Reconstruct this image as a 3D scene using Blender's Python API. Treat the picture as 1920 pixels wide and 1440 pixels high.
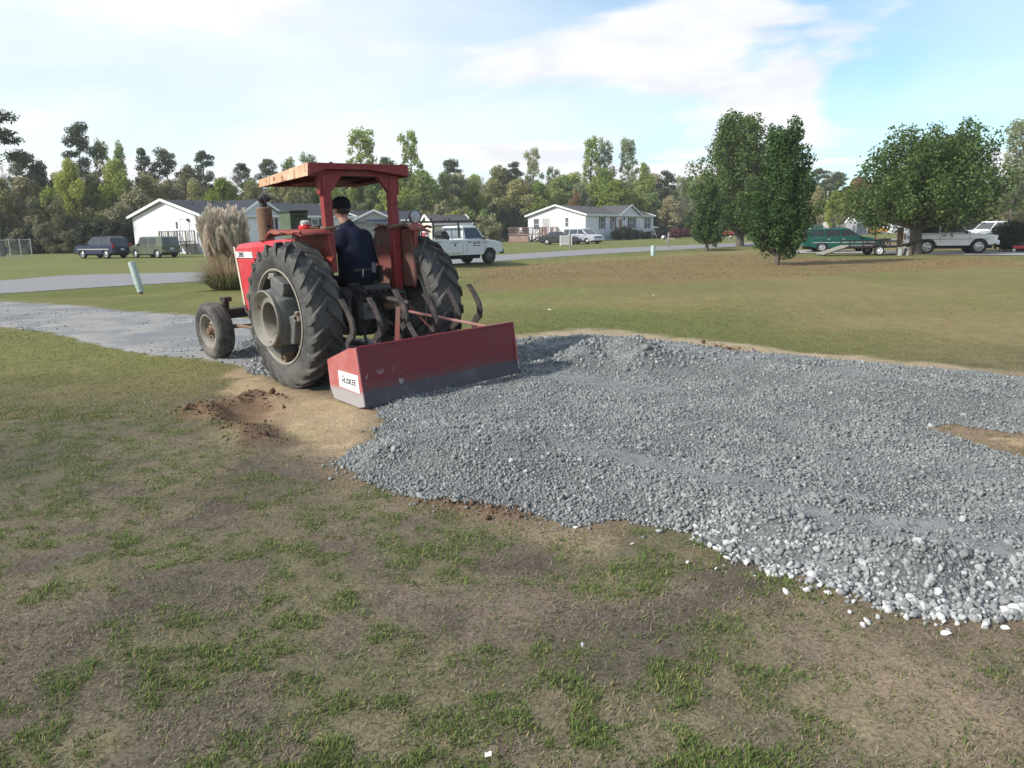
import bpy, math, random
import numpy as np
from mathutils import Vector, Matrix, Euler
R_ = math.radians
random.seed(7)
for o in list(bpy.data.objects): bpy.data.objects.remove(o)
SC = bpy.context.scene
COL = SC.collection
# ------------------------------------------------------------------ camera
FPX, CAMH, HOR, ROLL = 1380.0, 1.637, 432.5, 0.95      # focal length in photo pixels, eye height, horizon row, roll
PITCH = math.atan((720 - HOR) / FPX)
cd = bpy.data.cameras.new('camera'); cam = bpy.data.objects.new('camera', cd); COL.objects.link(cam)
cd.sensor_width = 36; cd.lens = 36 * FPX / 1920; cd.clip_end = 8000; cd.clip_start = 0.05
cam.matrix_world = Matrix.Translation((0, 0, CAMH)) @ Matrix.Rotation(math.pi/2 - PITCH, 4, 'X') @ Matrix.Rotation(R_(-ROLL), 4, 'Z')
SC.camera = cam
# ------------------------------------------------------------------ sky
SUN_AZ, SUN_EL = -115.0, 34.0       # azimuth from +Y (negative = left), elevation
W = bpy.data.worlds.new('World'); SC.world = W; W.use_nodes = True
nt = W.node_tree; N = nt.nodes; K = nt.links
bg = N['Background']
sky = N.new('ShaderNodeTexSky'); sky.sky_type = 'NISHITA'; sky.sun_disc = False
sky.sun_elevation = R_(SUN_EL); sky.sun_rotation = R_(SUN_AZ)
sky.air_density = 1.0; sky.dust_density = 0.4; sky.ozone_density = 1.0
def wn(t, **kw):
    n = N.new(t)
    for k, v in kw.items(): setattr(n, k, v)
    return n
def wmath(op, a, b=None, c=None):
    n = N.new('ShaderNodeMath'); n.operation = op
    for i, v in enumerate((a, b, c)):
        if v is None: continue
        if isinstance(v, (int, float)): n.inputs[i].default_value = v
        else: K.new(v, n.inputs[i])
    return n.outputs[0]
CUM_OFF = (55.5, 12.1, 0)
tc = wn('ShaderNodeTexCoord'); sep = wn('ShaderNodeSeparateXYZ'); K.new(tc.outputs['Generated'], sep.inputs[0])
zz = wmath('ADD', wmath('MAXIMUM', sep.outputs[2], 0.0), 0.13)
cx = wmath('DIVIDE', sep.outputs[0], zz); cy = wmath('DIVIDE', sep.outputs[1], zz)
cmb = wn('ShaderNodeCombineXYZ'); K.new(cx, cmb.inputs[0]); K.new(cy, cmb.inputs[1])
def wnoise(scale, detail, rough, off, dist=0.0):
    mp = wn('ShaderNodeMapping'); K.new(cmb.outputs[0], mp.inputs[0]); mp.inputs['Location'].default_value = off
    n = wn('ShaderNodeTexNoise'); K.new(mp.outputs[0], n.inputs['Vector'])
    n.inputs['Scale'].default_value = scale; n.inputs['Detail'].default_value = detail
    n.inputs['Roughness'].default_value = rough; n.inputs['Distortion'].default_value = dist
    return n.outputs['Fac']
def wramp(v, a, b):
    n = wn('ShaderNodeMapRange', interpolation_type='SMOOTHSTEP'); K.new(v, n.inputs[0])
    n.inputs[1].default_value = a; n.inputs[2].default_value = b
    return n.outputs[0]
veil = wramp(wnoise(0.55, 5, 0.55, (3.1, 1.7, 0), 0.5), 0.28, 0.72)          # thin high cloud over most of the sky
cum = wramp(wnoise(0.62, 8, 0.52, CUM_OFF, 0.30), 0.50, 0.575)           # broken cumulus
shade = wramp(wnoise(1.3, 6, 0.6, (0.35, 5.0, 0), 0.2), 0.36, 0.66)
# haze whitens the sky towards the sun's side
westf = wramp(wmath('ADD', wmath('MULTIPLY', sep.outputs[0], -1.0), wmath('MULTIPLY', sep.outputs[2], -0.30)), -0.58, 0.42)
lowf = wramp(sep.outputs[2], 0.34, 0.0)
fv = wmath('ADD', wmath('MULTIPLY', veil, 0.40), wmath('ADD', wmath('MULTIPLY', westf, 0.50), wmath('MULTIPLY', lowf, 0.20)))
m1 = wn('ShaderNodeMix', data_type='RGBA'); K.new(wmath('MINIMUM', fv, 0.97), m1.inputs[0])
ct = wn('ShaderNodeMix', data_type='RGBA'); K.new(shade, ct.inputs[0])
ct.inputs[6].default_value = (10.2, 10.2, 10.8, 1); ct.inputs[7].default_value = (13.2, 13.2, 13.3, 1)
sk2 = wn('ShaderNodeMix', data_type='RGBA', blend_type='MULTIPLY'); sk2.inputs[0].default_value = 1.0
K.new(sky.outputs[0], sk2.inputs[6]); sk2.inputs[7].default_value = (1.40, 1.90, 2.10, 1)
K.new(sk2.outputs[2], m1.inputs[6]); m1.inputs[7].default_value = (11.6, 12.3, 12.5, 1)
m2 = wn('ShaderNodeMix', data_type='RGBA'); K.new(wmath('MULTIPLY', cum, 0.92), m2.inputs[0]); K.new(m1.outputs[2], m2.inputs[6]); K.new(ct.outputs[2], m2.inputs[7])
K.new(m2.outputs[2], bg.inputs[0]); bg.inputs[1].default_value = 0.062
# ------------------------------------------------------------------ sun
sd = bpy.data.lights.new('sun', 'SUN'); sun = bpy.data.objects.new('sun', sd); COL.objects.link(sun)
sd.energy = 3.7; sd.angle = R_(4.0); sd.color = (1.0, 0.95, 0.87)
sv = Vector((math.sin(R_(SUN_AZ))*math.cos(R_(SUN_EL)), math.cos(R_(SUN_AZ))*math.cos(R_(SUN_EL)), math.sin(R_(SUN_EL))))
sun.rotation_euler = sv.to_track_quat('Z', 'Y').to_euler(); sun.location = sv * 50
vs = SC.view_settings; vs.view_transform = 'Standard'; vs.look = 'None'; vs.exposure = 0.54; vs.gamma = 1.0
SC.cycles.max_bounces = 6; SC.cycles.transparent_max_bounces = 8; SC.cycles.use_denoising = True
# ------------------------------------------------------------------ photo pixel -> place
def ray(u, v):
    a = (u - 960) / FPX; b = (720 - v) / FPX
    d = cam.matrix_world.to_3x3() @ Vector((a, b, -1))
    return Vector((0, 0, CAMH)), d
def G(u, v, z=0.0):
    o, d = ray(u, v); t = (z - o.z) / d.z
    return o + d * t
def hor(u): return HOR + (960 - u) * math.tan(R_(ROLL))
def atD(u, D, z=0.0):                       # ground point seen at column u, D metres ahead
    v = hor(u) + CAMH * FPX / D
    p = G(u, v); k = D / max(p.y, 1e-3)
    return Vector((p.x * k, D, z))
# ------------------------------------------------------------------ numpy noise
def _h(i, j, s):
    n = (i * 374761393 + j * 668265263 + s * 1442695041) & 0xffffffff
    n = ((n ^ (n >> 13)) * 1274126177) & 0xffffffff
    return ((n ^ (n >> 16)) & 0xffff) / 65535.0
def vnoise(x, y, s=0):
    x = np.asarray(x, float); y = np.asarray(y, float)
    i = np.floor(x).astype(np.int64); j = np.floor(y).astype(np.int64); fx = x - i; fy = y - j
    fx = fx*fx*(3-2*fx); fy = fy*fy*(3-2*fy)
    a = _h(i, j, s); b = _h(i+1, j, s); c = _h(i, j+1, s); d = _h(i+1, j+1, s)
    return (a*(1-fx)+b*fx)*(1-fy) + (c*(1-fx)+d*fx)*fy
def fbm(x, y, s=0, oct=4, g=0.5):
    r = 0; a = 1; t = 0
    for k in range(oct):
        r = r + a * vnoise(x * 2**k + 17.3*k, y * 2**k - 9.1*k, s + k); t += a; a *= g
    return r / t
def sst(x, a, b):
    t = np.clip((x - a) / (b - a), 0, 1); return t*t*(3-2*t)
def poly_sd(px, py, poly):                  # signed distance, negative inside
    P = np.asarray(poly, float)[:, :2]; n = len(P)
    px = np.asarray(px, float); py = np.asarray(py, float)
    d2 = np.full(px.shape, 1e18); ins = np.zeros(px.shape, bool)
    for k in range(n):
        a = P[k]; b = P[(k+1) % n]; e = b - a
        t = np.clip(((px-a[0])*e[0] + (py-a[1])*e[1]) / max(e@e, 1e-12), 0, 1)
        d2 = np.minimum(d2, (px-a[0]-t*e[0])**2 + (py-a[1]-t*e[1])**2)
        c = ((a[1] > py) != (b[1] > py))
        with np.errstate(divide='ignore', invalid='ignore'):
            xx = a[0] + (py-a[1]) * e[0] / (e[1] if abs(e[1]) > 1e-12 else 1e-12)
        ins ^= c & (px < xx)
    d = np.sqrt(d2); return np.where(ins, -d, d)
def line_d(px, py, pts):
    P = np.asarray(pts, float)[:, :2]; d2 = np.full(np.shape(px), 1e18)
    for a, b in zip(P[:-1], P[1:]):
        e = b - a; t = np.clip(((px-a[0])*e[0] + (py-a[1])*e[1]) / max(e@e, 1e-12), 0, 1)
        d2 = np.minimum(d2, (px-a[0]-t*e[0])**2 + (py-a[1]-t*e[1])**2)
    return np.sqrt(d2)
# ------------------------------------------------------------------ object helpers
def tag(o, label=None, cat=None, group=None, kind=None):
    if label: o['label'] = label
    if cat: o['category'] = cat
    if group: o['group'] = group
    if kind: o['kind'] = kind
    return o
def empty(name, loc=(0, 0, 0), rz=0.0, label=None, cat=None, group=None, rot=None, scale=None):
    o = bpy.data.objects.new(name, None); COL.objects.link(o); o.location = loc
    o.rotation_euler = rot if rot else (0, 0, rz); o.empty_display_size = 0.1
    if scale: o.scale = (scale,)*3 if isinstance(scale, (int, float)) else scale
    return tag(o, label, cat, group)
def link(name, me, parent=None, mat=None):
    o = bpy.data.objects.new(name, me); COL.objects.link(o)
    if parent: o.parent = parent
    if mat and len(me.materials) == 0: me.materials.append(mat)
    return o
def np_mesh(name, V, Fq, smooth=False):
    """V (n,3); Fq (m,k) constant-size faces"""
    me = bpy.data.meshes.new(name); V = np.asarray(V, np.float32); Fq = np.asarray(Fq, np.int32)
    me.vertices.add(len(V)); me.vertices.foreach_set('co', V.ravel())
    m, k = Fq.shape; me.loops.add(m*k); me.loops.foreach_set('vertex_index', Fq.ravel())
    me.polygons.add(m); me.polygons.foreach_set('loop_start', np.arange(m, dtype=np.int32)*k)
    if smooth: me.polygons.foreach_set('use_smooth', np.ones(m, bool))
    me.update(calc_edges=True); return me
def fattr(me, name, vals):
    a = me.attributes.new(name, 'FLOAT', 'POINT'); a.data.foreach_set('value', np.asarray(vals, np.float32).ravel())
def cattr(me, name, rgb):
    a = me.attributes.new(name, 'FLOAT_COLOR', 'POINT'); rgb = np.asarray(rgb, np.float32)
    a.data.foreach_set('color', np.concatenate([rgb, np.ones((len(rgb), 1), np.float32)], 1).ravel())
class MB:
    def __init__(s): s.v = []; s.f = []
    def add(s, vs, fs):
        b = len(s.v); s.v += [tuple(p) for p in vs]; s.f += [tuple(b+i for i in f) for f in fs]; return s
    def box(s, c, d, rot=None, top=None):           # centre, size, euler; top=(sx,sy) taper of the upper face
        x, y, z = d[0]/2, d[1]/2, d[2]/2; tx, ty = top or (1, 1)
        vs = [(-x,-y,-z),(x,-y,-z),(x,y,-z),(-x,y,-z),(-x*tx,-y*ty,z),(x*tx,-y*ty,z),(x*tx,y*ty,z),(-x*tx,y*ty,z)]
        m = Euler(rot).to_matrix() if rot else None; C = Vector(c)
        vs = [(m @ Vector(p) if m else Vector(p)) + C for p in vs]
        return s.add(vs, [(0,3,2,1),(4,5,6,7),(0,1,5,4),(1,2,6,5),(2,3,7,6),(3,0,4,7)])
    def bar(s, a, b, w, h=None, up=(0,0,1)):         # square bar between two points
        h = h or w; a = Vector(a); b = Vector(b); d = (b-a).normalized(); u = Vector(up)
        if abs(d.dot(u)) > .98: u = Vector((1,0,0))
        r = d.cross(u).normalized()*w/2; u = r.cross(d).normalized()*h/2
        return s.add([a-r-u,a+r-u,a+r+u,a-r+u,b-r-u,b+r-u,b+r+u,b-r+u], [(0,1,2,3),(7,6,5,4),(0,4,5,1),(1,5,6,2),(2,6,7,3),(3,7,4,0)])
    def cyl(s, a, b, r0, r1=None, n=12, cap=True):
        return s.tube([a, b], [r0, r0 if r1 is None else r1], n, cap)
    def tube(s, pts, rad, n=8, cap=True):
        P = [Vector(p) for p in pts]; m = len(P); rad = rad if isinstance(rad, (list, tuple)) else [rad]*m
        b0 = len(s.v); pr = None
        for i, p in enumerate(P):
            d = (P[min(i+1, m-1)] - P[max(i-1, 0)]).normalized()
            if pr is None: u = Vector((0,0,1)) if abs(d.z) < .9 else Vector((1,0,0)); r = d.cross(u).normalized()
            else: r = (pr - d*pr.dot(d)).normalized()
            pr = r; q = d.cross(r)
            for k in range(n):
                t = 2*math.pi*k/n; s.v.append(tuple(p + (r*math.cos(t) + q*math.sin(t))*rad[i]))
        for i in range(m-1):
            for k in range(n):
                a = b0+i*n+k; c = b0+i*n+(k+1) % n; s.f.append((a, c, c+n, a+n))
        if cap: s.f.append(tuple(b0+k for k in range(n))[::-1]); s.f.append(tuple(b0+(m-1)*n+k for k in range(n)))
        return s
    def lathe(s, prof, c=(0,0,0), axis='Y', n=32, close=False):   # prof [(r, h)] about axis
        b0 = len(s.v); m = len(prof); C = Vector(c)
        for k in range(n):
            t = 2*math.pi*k/n; ct, st = math.cos(t), math.sin(t)
            for r, h in prof:
                p = {'Y': (r*ct, h, r*st), 'Z': (r*ct, r*st, h), 'X': (h, r*ct, r*st)}[axis]
                s.v.append(tuple(Vector(p) + C))
        for k in range(n):
            k2 = (k+1) % n
            for j in range(m if close else m-1):
                j2 = (j+1) % m; s.f.append((b0+k*m+j, b0+k*m+j2, b0+k2*m+j2, b0+k2*m+j))
        return s
    def prism(s, poly, y0, y1, axis='Y', off=0.0):    # poly [(a, b)] extruded; axis Y: (x,z), X: (y,z), Z: (x,y)
        n = len(poly); b0 = len(s.v)
        for h in (y0, y1):
            for a, b in poly: s.v.append({'Y': (a, h, b), 'X': (h, a, b), 'Z': (a, b, h)}[axis])
        s.f.append(tuple(range(b0, b0+n))); s.f.append(tuple(range(b0+2*n-1, b0+n-1, -1)))
        for k in range(n):
            k2 = (k+1) % n; s.f.append((b0+k, b0+n+k, b0+n+k2, b0+k2))
        return s
    def plate(s, pts, th, nrm=None):                   # thick plate from an outline in space
        P = [Vector(p) for p in pts]
        nv = Vector(nrm).normalized() if nrm else (P[1]-P[0]).cross(P[2]-P[0]).normalized()
        n = len(P); b0 = len(s.v)
        for h in (-th/2, th/2):
            for p in P: s.v.append(tuple(p + nv*h))
        s.f.append(tuple(range(b0+n-1, b0-1, -1))); s.f.append(tuple(range(b0+n, b0+2*n)))
        for k in range(n):
            k2 = (k+1) % n; s.f.append((b0+k, b0+k2, b0+n+k2, b0+n+k))
        return s
    def ell(s, c, r, n=12, m=8):
        b0 = len(s.v); C = Vector(c); r = (r,)*3 if isinstance(r, (int, float)) else r
        s.v.append((C.x, C.y, C.z - r[2]))
        for j in range(1, m):
            p = -math.pi/2 + math.pi*j/m
            for k in range(n):
                t = 2*math.pi*k/n; s.v.append((C.x+r[0]*math.cos(p)*math.cos(t), C.y+r[1]*math.cos(p)*math.sin(t), C.z+r[2]*math.sin(p)))
        s.v.append((C.x, C.y, C.z + r[2])); e = len(s.v)-1
        for k in range(n):
            k2 = (k+1) % n; s.f.append((b0, b0+1+k2, b0+1+k)); s.f.append((e, e-n+k, e-n+k2))
            for j in range(m-2):
                a = b0+1+j*n; s.f.append((a+k, a+k2, a+n+k2, a+n+k))
        return s
    def mesh(s, name='m', smooth=None):
        me = bpy.data.meshes.new(name); me.from_pydata(s.v, [], s.f); me.validate(); me.update()
        import bmesh
        bm = bmesh.new(); bm.from_mesh(me); bmesh.ops.recalc_face_normals(bm, faces=bm.faces); bm.to_mesh(me); bm.free()
        if smooth is not None:
            me.polygons.foreach_set('use_smooth', np.ones(len(me.polygons), bool))
            me.set_sharp_from_angle(angle=R_(smooth))
        return me
    def build(s, name, mat, parent=None, smooth=None, bevel=0.0, seg=2):
        o = link(name, s.mesh(name, smooth), parent, mat)
        if bevel:
            b = o.modifiers.new('bevel', 'BEVEL'); b.width = bevel; b.segments = seg; b.limit_method = 'ANGLE'; b.angle_limit = R_(35)
        return o
def text_mesh(txt, size, extrude=0.0015, bold=0.0):
    c = bpy.data.curves.new('lettering', 'FONT'); c.body = txt; c.size = size; c.extrude = extrude; c.offset = bold
    c.align_x = 'CENTER'; c.align_y = 'CENTER'; c.resolution_u = 3
    o = bpy.data.objects.new('lettering', c); COL.objects.link(o)
    me = bpy.data.meshes.new_from_object(o.evaluated_get(bpy.context.evaluated_depsgraph_get()))
    bpy.data.objects.remove(o); return me
# ------------------------------------------------------------------ materials
class NT:
    def __init__(s, name):
        s.m = bpy.data.materials.new(name); s.m.use_nodes = True; s.t = s.m.node_tree
        s.b = s.t.nodes['Principled BSDF']; s.o = s.t.nodes['Material Output']
    def n(s, t, **kw):
        x = s.t.nodes.new(t)
        for k, v in kw.items(): setattr(x, k, v)
        return x
    def l(s, a, b): s.t.links.new(a, b)
    def put(s, sock, v):
        if isinstance(v, bpy.types.NodeSocket): s.l(v, sock)
        elif v is not None: sock.default_value = v
    def co(s, kind='Object', scale=None):
        c = s.n('ShaderNodeTexCoord').outputs[kind]
        if scale:
            mp = s.n('ShaderNodeMapping'); s.l(c, mp.inputs[0]); mp.inputs['Scale'].default_value = scale; c = mp.outputs[0]
        return c
    def noise(s, scale, detail=4, rough=.55, co=None, dist=0.0):
        x = s.n('ShaderNodeTexNoise'); s.l(co or s.co(), x.inputs['Vector'])
        x.inputs['Scale'].default_value = scale; x.inputs['Detail'].default_value = detail; x.inputs['Roughness'].default_value = rough
        x.inputs['Distortion'].default_value = dist; return x.outputs['Fac']
    def rng(s, v, a, b, c=0.0, d=1.0, smooth=True):
        x = s.n('ShaderNodeMapRange'); x.interpolation_type = 'SMOOTHSTEP' if smooth else 'LINEAR'
        s.put(x.inputs[0], v); x.inputs[1].default_value = a; x.inputs[2].default_value = b; x.inputs[3].default_value = c; x.inputs[4].default_value = d
        return x.outputs[0]
    def mix(s, f, a, b, mode='MIX'):
        x = s.n('ShaderNodeMix', data_type='RGBA', blend_type=mode)
        s.put(x.inputs[0], f); s.put(x.inputs[6], rgba(a)); s.put(x.inputs[7], rgba(b)); return x.outputs[2]
    def math(s, op, a, b=None):
        x = s.n('ShaderNodeMath', operation=op); s.put(x.inputs[0], a); s.put(x.inputs[1], b); return x.outputs[0]
    def bump(s, h, strength=.3, dist=.02):
        x = s.n('ShaderNodeBump'); s.l(h, x.inputs['Height']); x.inputs['Strength'].default_value = strength; x.inputs['Distance'].default_value = dist
        s.l(x.outputs[0], s.b.inputs['Normal'])
    def geo(s, out): return s.n('ShaderNodeNewGeometry').outputs[out]
    def attr(s, name, out='Color'): return s.n('ShaderNodeAttribute', attribute_name=name).outputs[out]
    def fin(s, col, rough=.8, metal=0.0, spec=None):
        s.put(s.b.inputs['Base Color'], rgba(col)); s.put(s.b.inputs['Roughness'], rough); s.put(s.b.inputs['Metallic'], metal)
        if spec is not None: s.b.inputs['Specular IOR Level'].default_value = spec
        return s.m
def rgba(c):
    if isinstance(c, (tuple, list)): return tuple(c[:3]) + (1.0,)
    return c
_mats = {}
def M(name, col, rough=.6, metal=0.0, var=.12, scale=4.0, spec=None, bump=0.0, bscale=60, coord='Object'):
    """plain painted/plastic/metal surface with slight mottling"""
    if name in _mats: return _mats[name]
    t = NT(name); c = t.co(coord)
    n = t.noise(scale, 5, .6, c)
    k = t.rng(n, .3, .7, 1-var, 1+var)
    x = t.t.nodes.new('ShaderNodeCombineColor')
    for i in range(3): t.l(k, x.inputs[i])
    cc = t.mix(1.0, col, x.outputs[0], 'MULTIPLY')
    if bump: t.bump(t.noise(bscale, 3, .6, c), bump, .01)
    _mats[name] = t.fin(cc, t.rng(n, .3, .7, max(rough-.08, .03), min(rough+.08, 1)), metal, spec)
    return _mats[name]
def worn(name, col, dirt, amt=.4, rough=.55, scale=3.0, rust=None, rust_amt=.3, metal=0.0, seed=0.0, low=None):
    """paint with dust and rust patches; low=(z0,z1,colour): splashed dirt towards a thing's foot"""
    t = NT(name); c = t.co()
    mp = t.n('ShaderNodeMapping'); t.l(c, mp.inputs[0]); mp.inputs['Location'].default_value = (seed, seed*1.3, seed*.7); c = mp.outputs[0]
    n1 = t.noise(scale, 6, .65, c); n2 = t.noise(scale*6, 5, .6, c, .3); n3 = t.noise(scale*2.2, 6, .7, c)
    cc = t.mix(t.rng(n1, .62-.3*amt, .72, 0, min(1, amt*1.4)), col, dirt)
    cc = t.mix(t.rng(n2, .45, .75, 0, .25), cc, dirt)
    rg = rough
    if rust:
        f = t.rng(n3, .68-.25*rust_amt, .74-.2*rust_amt); cc = t.mix(f, cc, t.mix(n2, rust, tuple(v*.45 for v in rust)))
        rg = t.rng(f, 0, 1, rough, .9)
    t.bump(n2, .12, .004)
    return t.fin(cc, rg, metal)
def V3(a): return Vector(a)
# ================================================================== ground
def PX(pts, z=0.0): return [G(u, v, z) for u, v in pts]
PAD_PX = [(632,880),(690,903),(760,918),(820,936),(930,950),(1000,966),(1100,977),(1200,986),(1290,999),(1340,1024),(1400,1051),(1480,1078),(1560,1098),(1640,1121),(1740,1143),(1830,1153),(1925,1150)]
PAD = PX(PAD_PX) + [Vector((3.6, 2.55, 0)), Vector((7.5, 2.6, 0)), Vector((9.0, 6.2, 0))] + PX([(1925,712),(1800,700),(1650,685),(1500,672),(1400,664),(1300,652),(1180,636),(1090,630),(960,638),(820,640),(640,640),(520,640),(452,640),(440,662),(486,697),(560,720),(640,735),(690,760),(738,790),(715,808),(690,828),(652,858)])
HOLE = PX([(1738,800),(1800,795),(1870,802),(1925,808)]) + [Vector((4.7, 5.4, 0))] + PX([(1925,860),(1850,842),(1790,824)])
DRIVE = PX([(-60,563),(0,566),(130,573),(250,586),(370,592),(470,600),(560,606),(640,640),(600,700),(486,692),(440,680),(380,672),(300,664),(200,650),(100,622),(0,612),(-60,606)])
SAND = PX([(470,690),(560,715),(690,765),(745,792),(700,835),(650,868),(560,835),(500,800),(430,740),(440,700)])
DIRT = PX([(345,772),(380,760),(470,738),(525,745),(530,768),(500,800),(520,830),(470,835),(420,810),(380,790)])
SAND_R = PX([(1480,1150),(1560,1120),(1700,1165),(1940,1175),(1960,1330),(1900,1500),(1440,1500),(1420,1300)])
SAND_B = PX([(940,640),(1000,624),(1090,616),(1180,621),(1300,635),(1400,646),(1520,660),(1650,672),(1800,688),(1925,700),(1925,716),(1650,690),(1400,668),(1200,645)])
SAND_C = PX([(860,960),(960,962),(1100,985),(1180,1010),(1130,1040),(1000,1020),(880,985)])
RED = PX([(860,505),(940,497),(1100,492),(1250,482),(1420,474),(1560,486),(1900,484),(1930,500),(1600,515),(1400,525),(1200,535),(1000,545),(860,548)])
ROAD_N = PX([(-260,572),(-60,556),(0,552),(170,540),(380,528),(640,512),(800,500),(930,490),(1100,478),(1240,470),(1400,462)])
ROAD_F = PX([(-260,545),(-60,532),(0,528),(120,516),(380,511),(640,498),(800,487),(930,478.5),(1100,468),(1240,461.5),(1400,455.5)])
ROAD_N = [Vector((-45, 5, 0)), Vector((-30, 13, 0))] + ROAD_N[2:] + [Vector((34, 72, 0)), Vector((70, 84, 0)), Vector((170, 92, 0))]
ROAD_F = [Vector((-48, 12.5, 0)), Vector((-34, 20, 0))] + ROAD_F[2:] + [Vector((36, 84, 0)), Vector((72, 94, 0)), Vector((170, 101, 0))]
ROAD = ROAD_N + ROAD_F[::-1]
RIDGES = [  # gravel windrows: centre line in the photo, height, half width
    (PX([(1085,690),(1120,668),(1160,676),(1205,700)]), .13, .34), (PX([(1215,690),(1320,700),(1450,715),(1600,738),(1760,765),(1925,790)]), .10, .55),
    (PX([(1230,660),(1400,676),(1600,700),(1925,735)]), .05, .6), (PX([(700,868),(800,862),(900,880)]), .09, .55), (PX([(900,820),(1050,860),(1200,900),(1350,930)]), .04, .5),
    (PX([(1330,1010),(1450,1040),(1600,1080),(1760,1110),(1925,1110)]), .10, .38), (PX([(1560,985),(1700,1000),(1925,1005)]), .06, .28)]
TRACKS = [(PX([(1100,868),(1220,895),(1330,925),(1530,955)]), .16), (PX([(1560,1030),(1700,1046),(1925,1075)]), .13), (PX([(1330,700),(1500,712),(1620,735),(1925,760)]), .22),
          (PX([(980,655),(1100,652),(1300,668),(1600,690),(1925,722)]), .35), (PX([(1000,700),(1100,720),(1200,738)]), .25), (PX([(1500,1000),(1700,1020),(1925,1030)]), .10)]
def pad_sd(x, y):
    d = poly_sd(x, y, PAD); h = poly_sd(x, y, HOLE)
    d = np.maximum(d, -h); return d + (fbm(x*3.1, y*3.1, 11, 4) - .5) * .26
def track_m(x, y):
    m = 0
    for pts, w in TRACKS: m = np.maximum(m, 1 - sst(line_d(x, y, pts) + (fbm(x*5, y*5, 21, 3)-.5)*.25, w*.5, w*1.25))
    return m
def pad_h(x, y, sd):
    t = sst(-sd, -.02, .42); h = .055 * t
    for pts, hh, w in RIDGES:
        d = line_d(x, y, pts); h = h + 1.45*hh * np.exp(-(d/w)**2 * 1.6) * t
    h = h + (fbm(x*1.7, y*1.7, 31, 3) - .5) * .05 * t + (fbm(x*6, y*6, 33, 3) - .5) * .022 * t - .012 * track_m(x, y) * t
    return h
def ground_h(x, y):
    r = np.hypot(x, y); a = (1 - sst(r, 14, 40))*sst(poly_sd(x, y, ROAD), .3, 2.0)
    h = (fbm(x*.7, y*.7, 5, 3) - .5) * .05 * a + (fbm(x*4, y*4, 6, 3) - .5) * .014 * a
    sd = poly_sd(x, y, DIRT); dd = sst(-sd + (fbm(x*5, y*5, 8, 3)-.5)*.2, -.10, .12)
    rim = np.exp(-(line_d(x, y, PX([(350,775),(390,770),(425,800),(465,828)]))/.13)**2) * .09 + np.exp(-(line_d(x, y, PX([(430,760),(480,742),(525,752)]))/.13)**2) * .06 + np.exp(-(line_d(x, y, PX([(480,800),(515,832)]))/.1)**2) * .04
    h = h + rim * (0.6 + .8*fbm(x*9, y*9, 9, 3)) - .05 * dd * np.exp(-(line_d(x, y, PX([(430,795),(470,770)]))/.3)**2)
    h = h + .045 * np.exp(-(line_d(x, y, PX([(810,945),(880,950),(960,962)]))/.10)**2) * fbm(x*7, y*7, 10, 3)
    # shallow ditch along the near side of the road
    return h - .16 * np.exp(-((line_d(x, y, ROAD_N) - 2.6)/1.1)**2) * (1 - sst(poly_sd(x, y, ROAD), 0, -.5)) * sst(poly_sd(x, y, ROAD), .4, 1.6) * sst(poly_sd(x, y, DRIVE), .5, 3)
def lerp3(c, d, t): return c * (1 - t[..., None]) + np.array(d) * t[..., None]
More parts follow.
